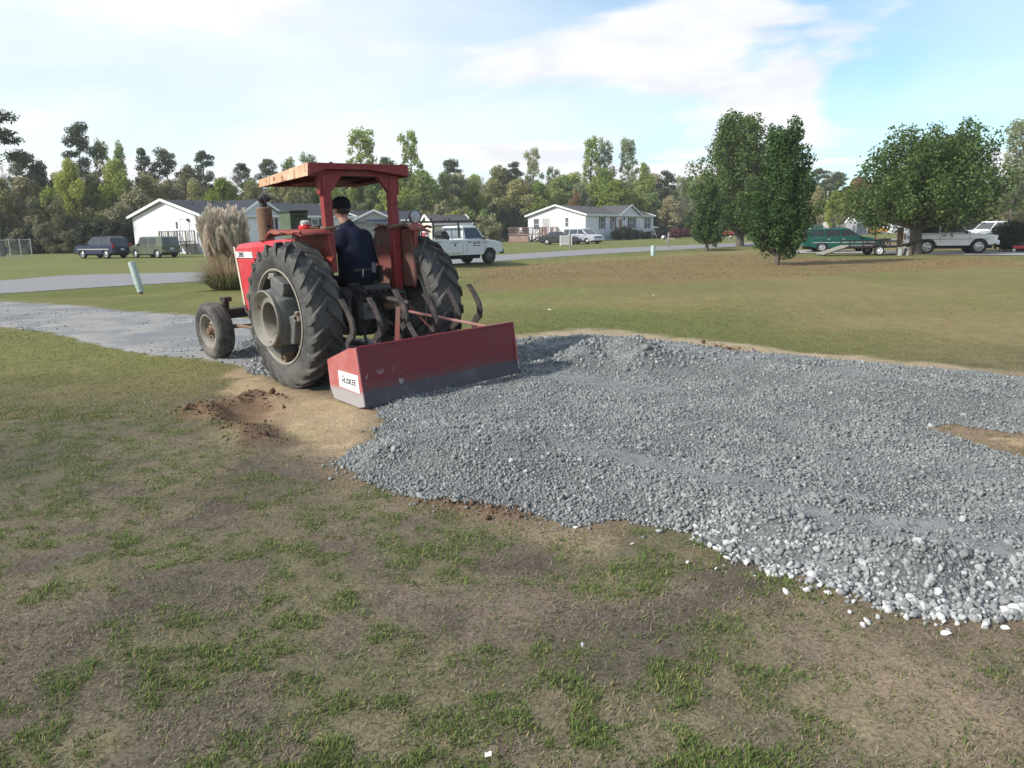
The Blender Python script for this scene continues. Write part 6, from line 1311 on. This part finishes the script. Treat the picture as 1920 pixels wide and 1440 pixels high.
# named outlines along the skyline: column, top row, distance, kind, leaf, width in pixels
for a in [(4,188,72,'pine',L_pine,118),(-30,235,80,'pine',L_pine,100),(35,272,96,'bare',m_twig,75),(66,296,92,'pine',L_pine,70),(95,306,94,'round',L_dark,60),(172,247,98,'pine',L_pine,62),(150,304,90,'round',L_spring,70),(213,274,100,'airy',L_olive,50),(245,276,102,'airy',L_mid,40),(236,303,92,'round',L_spring,66),(288,289,100,'pine',L_pine,42),(328,291,102,'pine',L_pine,52),(365,312,100,'round',L_dark,70),(398,293,104,'pine',L_pine,46),(440,296,100,'bare',m_twig,62),(468,314,104,'pine',L_pine,46),(425,338,92,'round',L_lime,74),(512,306,108,'pine',L_pine,50),(552,304,110,'airy',L_mid,50),(590,296,112,'airy',L_pale,54),(540,334,104,'round',L_olive,60),(480,340,100,'round',L_olive,56),(105,355,86,'shrub',L_lime,70),(60,335,90,'round',L_brown,84),(15,335,86,'round',L_olive,90),(190,330,92,'round',L_olive,80),(290,332,94,'round',L_olive,74),(330,338,96,'round',L_brown,64),(262,352,90,'shrub',L_brown,74),(375,340,94,'round',L_olive,62),(125,330,94,'round',L_mid,70),
          (688,252,116,'airy',L_spring,84),(730,300,118,'round',L_mid,66),(775,257,118,'airy',L_spring,72),(655,318,112,'round',L_spring,70),(700,330,112,'round',L_mid,70),(745,336,110,'round',L_spring,76),(800,322,116,'round',L_mid,84),(850,307,124,'pine',L_pine,50),(836,330,120,'airy',L_mid,56),(610,322,112,'round',L_spring,64),(575,340,108,'round',L_olive,60),(628,345,106,'round',L_lime,56),
          (905,292,132,'bare',m_twig,74),(938,318,134,'round',L_olive,92),(966,312,136,'pine',L_pine,40),(1000,287,138,'airy',L_pale,58),(975,338,130,'round',L_olive,92),(890,343,124,'round',L_lime,52),(1035,320,134,'airy',L_pale,50),(1045,338,132,'round',L_mid,70),(1012,345,128,'round',L_spring,58),(870,360,126,'round',L_olive,60),
          (1108,268,140,'airy',L_spring,62),(1132,270,142,'airy',L_pale,54),(1175,269,142,'airy',L_pale,60),(1130,318,138,'round',L_spring,72),(1205,312,140,'round',L_spring,52),(1152,338,130,'round',L_lime,92),(1085,345,134,'round',L_pale,50),(1078,360,128,'round',L_rust,34),(1198,348,132,'round',L_mid,62),(1250,328,146,'pine',L_pine,46),(1275,335,144,'airy',L_pale,50),(1300,340,146,'airy',L_pale,54),(1268,352,136,'bare',m_twig,70),(1255,368,132,'round',L_brown,56),(1310,356,134,'bare',m_twig,64),(1222,350,136,'shrub',L_mid,54),
          (1345,335,150,'airy',L_mid,54),(1500,318,146,'pine',L_pine,40),(1530,322,148,'pine',L_pine,46),(1565,328,150,'pine',L_pine,52),(1602,334,144,'round',L_rust,72),(1562,358,128,'round',L_lime,46),(1525,350,140,'round',L_olive,58),(1640,346,146,'round',L_brown,70),(1690,340,150,'round',L_mid,66),(1750,338,150,'round',L_olive,70),(1810,330,146,'round',L_mid,66),(1890,236,92,'airy',L_pale,98),(1893,318,96,'round',L_olive,96),(1935,300,104,'round',L_mid,84),(1850,350,120,'round',L_olive,66),(1420,345,150,'round',L_olive,70),(1470,348,150,'round',L_mid,60)]: T(*a)
rt = random.Random(21)
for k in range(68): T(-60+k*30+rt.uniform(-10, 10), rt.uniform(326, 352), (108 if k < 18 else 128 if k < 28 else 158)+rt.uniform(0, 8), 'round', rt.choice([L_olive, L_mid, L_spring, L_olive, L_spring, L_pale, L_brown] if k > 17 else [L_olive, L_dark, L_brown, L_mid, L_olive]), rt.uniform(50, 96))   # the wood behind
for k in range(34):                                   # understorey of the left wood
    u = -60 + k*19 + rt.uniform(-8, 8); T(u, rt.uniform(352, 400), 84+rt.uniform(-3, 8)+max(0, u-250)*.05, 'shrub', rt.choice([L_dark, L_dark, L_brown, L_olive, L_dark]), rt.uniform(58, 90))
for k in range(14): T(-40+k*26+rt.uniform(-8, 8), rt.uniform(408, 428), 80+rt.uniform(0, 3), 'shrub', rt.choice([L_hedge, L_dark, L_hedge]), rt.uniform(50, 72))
for k in range(16): u = 560+k*24+rt.uniform(-8, 8); T(u, rt.uniform(362, 392), 108+rt.uniform(0, 8), 'shrub', rt.choice([L_mid, L_olive, L_spring, L_brown, L_dark]), rt.uniform(46, 66))
for k in range(18): u = 880+k*25+rt.uniform(-7, 7); T(u, rt.uniform(368, 392), 133+rt.uniform(0, 8), 'shrub', rt.choice([L_dark, L_mid, L_olive, L_dark]), rt.uniform(40, 60))
for k in range(18): u = 1320+k*36+rt.uniform(-10, 10); T(u, rt.uniform(352, 385), 150+rt.uniform(0, 10), 'shrub', rt.choice([L_olive, L_mid, L_brown, L_spring, L_dark]), rt.uniform(50, 76))
for u, vt, wpx in ((925,376,44),(945,384,40),(968,378,50),(990,372,46),(905,384,40)): T(u, vt, 128, 'shrub', L_pine, wpx)
DESC = {'pine': 'pine with bare lower trunk', 'round': 'full leafy tree', 'airy': 'tall thin leafed spring tree', 'shrub': 'bushy undergrowth tree', 'bare': 'leafless grey twigged tree'}
LEAFN = {L_pine: 'dark green', L_dark: 'dull green', L_spring: 'light green', L_lime: 'yellow green', L_mid: 'mid green', L_olive: 'olive', L_brown: 'brownish budding', L_pale: 'pale green', L_rust: 'rusty brown', L_hedge: 'deep green', m_twig: 'pinkish grey', L_maroon: 'maroon'}
_u = ['first', 'second', 'third', 'fourth', 'fifth', 'sixth', 'seventh', 'eighth', 'ninth']
ORD = _u + ['tenth', 'eleventh', 'twelfth', 'thirteenth', 'fourteenth', 'fifteenth', 'sixteenth', 'seventeenth', 'eighteenth', 'nineteenth']
for a_, b_ in (('twentieth', 'twenty'), ('thirtieth', 'thirty'), ('fortieth', 'forty'), ('fiftieth', 'fifty'), ('sixtieth', 'sixty')): ORD += [a_] + [b_+'-'+q for q in _u]
cnt = {}
for i, (u, vt, D, kind, lm, wpx) in enumerate(sorted(TREES, key=lambda q: q[0])):
    tot = cnt[(kind, lm)] = cnt.get((kind, lm), 0)+1; H = CAMH + (hor(u)-vt)*D/FPX; tk, cm = KM[kind][i % len(KM[kind])]; wd = (wpx or 60)*D/FPX
    n_all = sum(1 for q in TREES if q[3] == kind and q[4] == lm); pos = f', {ORD[tot-1]} such from left' if n_all > 1 else ''
    sx = wd/NATW[kind]; nm = {'pine': 'pine_tree', 'round': 'leafy_tree', 'airy': 'tall_tree', 'shrub': 'undergrowth_tree', 'bare': 'bare_tree'}[kind]
    lab = f'{LEAFN[lm]} {DESC[kind]} in far tree line{pos}'
    tree(nm, lab, atD(u, D, -.05), tk, cm, lm, (sx, sx, H/NATH[kind]), rt.uniform(0, 6.28), 'trees of the far tree line', 'tree', 'branches' if kind == 'bare' else 'crown')
# ---- shrubs and hedges
def bush(name, label, P, w, d, h, lm, n, ls, seed, cat='shrub', group=None, az=0):
    rs = random.Random(seed); C = []; Rr = []
    for k in range(18): a = rs.uniform(0, 6.28); q = math.sqrt(rs.uniform(0, 1)); C.append((math.cos(a)*q*w*.38, math.sin(a)*q*d*.38, h*rs.uniform(.25, .72))); r_ = rs.uniform(.16, .26); Rr.append((w*r_, d*r_, h*.30))
    m = MB().ell((0, 0, h*.42), (w*.36, d*.36, h*.38), 12, 8).mesh('branches'); e = empty(name, P, az, label, cat, group); link('branches', m, e, M('twig_dark', (.018, .018, .012), .95)); link('foliage', leaves('foliage', C, Rr, n, ls, seed, .3, .6), e, lm); return e
sp_ = [(1136, 2.4, 2.2, 'leftmost'), (1153, 2.8, 2.4, 'second'), (1172, 2.2, 1.7, 'third'), (1190, 2.4, 1.3, 'fourth, low'), (1212, 2.6, 1.5, 'fifth'), (1230, 2.6, 2.2, 'rightmost')]
for k, (u, w_, h_, nm) in enumerate(sp_): bush('clipped_shrub', f'dark clipped shrub along the right home front, {nm} of the row', P2 + d2*wall_t(P2, d2, u) - e2_*2.0, w_*1.15, 2.0, h_*.92, L_hedge, 1700, .11, 200+k, 'shrub', 'dark shrubs along the right home front', az_rz(az2))
bush('maroon_shrub', 'maroon leaved shrub at the right end of the right home', atD(1272, 118), 3.6, 2.4, 1.9, L_maroon, 1800, .12, 220)
bush('hedge', 'dark dense hedge between the off roader and the right edge', atD(1900, 43.5), 4.0, 2.6, 1.75, L_hedge, 9000, .075, 221, 'hedge')
# ---- pampas grass
pp = G(431, 541); pg = empty('pampas_grass', pp, 0, 'tall pampas grass clump with buff plumes beside the road', 'grass')
rs = np.random.RandomState(31)
def arcs(n, L0, L1, r0, wid, droop, seed):
    rs = np.random.RandomState(seed); a = rs.uniform(0, 2*np.pi, n); L = rs.uniform(L0, L1, n); el = rs.uniform(.75, 1.45, n); V = []; S_ = 6; w = rs.uniform(.6, 1.3, n)*wid
    b = rs.uniform(0, r0, n); bx, by = np.cos(a)*b, np.sin(a)*b; a = a + rs.normal(size=n)*.4
    for k in range(S_+1):
        t_ = k/S_; r = L*t_*np.cos(el) + L*droop*t_**2.2*.7; z = L*t_*np.sin(el) - L*droop*t_**2.6*.75; ww = w*(1-t_**2)*.5
        cx_, cy_ = bx+np.cos(a)*r, by+np.sin(a)*r; V.append(np.stack([cx_-np.sin(a)*ww, cy_+np.cos(a)*ww, z], 1)); V.append(np.stack([cx_+np.sin(a)*ww, cy_-np.cos(a)*ww, z], 1))
    V = np.stack(V, 1).reshape(-1, 3); base = np.arange(n)[:, None, None]*(2*(S_+1)); q = np.array([[2*k, 2*k+1, 2*k+3, 2*k+2] for k in range(S_)])[None]; return np_mesh('leaves', V, (base+q).reshape(-1, 4))
link('green_leaves', arcs(1300, .6, 1.35, .55, .022, .85, 31), pg, leaf_mat('pampas_green', (.105, .120, .045), (.24, .24, .11), (.44, .37, .23), .4)); link('straw_leaves', arcs(900, .9, 1.75, .45, .018, .40, 32), pg, leaf_mat('pampas_straw', (.38, .30, .19), (.56, .46, .32), None, .4))
m_pl = leaf_mat('plume_buff', (.56, .49, .40), (.80, .73, .63), None, .4); m_st = M('pampas_stem', (.36, .25, .15), .8)
plm = []
for v in range(4):
    n = 420; rs = np.random.RandomState(40+v); t_ = rs.uniform(0, 1, n); a = rs.uniform(0, 6.28, n); r = .048*np.sin(np.pi*np.clip(t_*.92+.06, 0, 1))**.7*rs.uniform(.2, 1, n); P_ = np.stack([np.cos(a)*r+.06*t_**2, np.sin(a)*r, t_*.74], 1)
    dr = np.stack([np.cos(a)*.35, np.sin(a)*.35, np.ones(n)], 1); dr /= np.linalg.norm(dr, axis=1)[:, None]; sd_ = np.stack([-np.sin(a), np.cos(a), np.zeros(n)], 1); L = rs.uniform(.05, .14, n)[:, None]
    plm.append(np_mesh('plume', np.stack([P_-sd_*.010, P_+sd_*.010, P_+dr*L+sd_*.003, P_+dr*L-sd_*.004], 1).reshape(-1, 3), np.arange(4*n).reshape(-1, 4)))
rs = np.random.RandomState(50)
for k in range(120):
    a = rs.uniform(0, 6.28); r0 = .38*math.sqrt(rs.uniform()); sp2 = rs.uniform(.08, .52); h_ = rs.uniform(.95, 1.80); b = Vector((math.cos(a)*r0, math.sin(a)*r0, 0)); tp = b + Vector((math.cos(a)*sp2*.8, math.sin(a)*sp2*.8, h_)); MB().tube([b, b.lerp(tp, .5)+Vector((0, 0, .05)), tp], [.008, .007, .005], 5).build('stem', m_st, pg)
    o = link('plume', plm[k % 4], pg, m_pl); o.location = tp - Vector((0, 0, .06)); o.rotation_euler = (math.sin(-a)*.0+rs.uniform(-.2, .2)-math.sin(a)*.22, rs.uniform(-.2, .2)+math.cos(a)*.22, rs.uniform(0, 6.28)); s_ = rs.uniform(.8, 1.15); o.scale = (s_*1.2, s_*1.2, s_)
# reddish sorrel stalks in the verge
x = np.random.RandomState(61).uniform(-4, 30, 26000); y = np.random.RandomState(62).uniform(24, 52, 26000); sdv = poly_sd(x, y, RED); k = (sdv < 0) & (fbm(x*.6, y*.6, 63, 3) > .42); x, y = x[k], y[k]
blades('sorrel_weeds', 'reddish sorrel weeds in the strip beside the road', x, y, np.random.RandomState(64).uniform(.03, .08, len(x)), np.random.RandomState(65).uniform(.014, .03, len(x)), np.random.RandomState(66).uniform(.1, .7, len(x)), (.19, .125, .065), (.30, .215, .12), 67, .2)

# ================================================================== thin spring haze
t = NT('haze'); t.t.nodes.remove(t.b); pv = t.n('ShaderNodeVolumePrincipled'); pv.inputs['Color'].default_value = (.93, .96, 1.0, 1); pv.inputs['Density'].default_value = .00045; t.l(pv.outputs[0], t.o.inputs['Volume'])
hz = MB().box((0, 1720, 9.0), (5200, 3800, 21.0)).build('haze', t.m); tag(hz, kind='stuff')
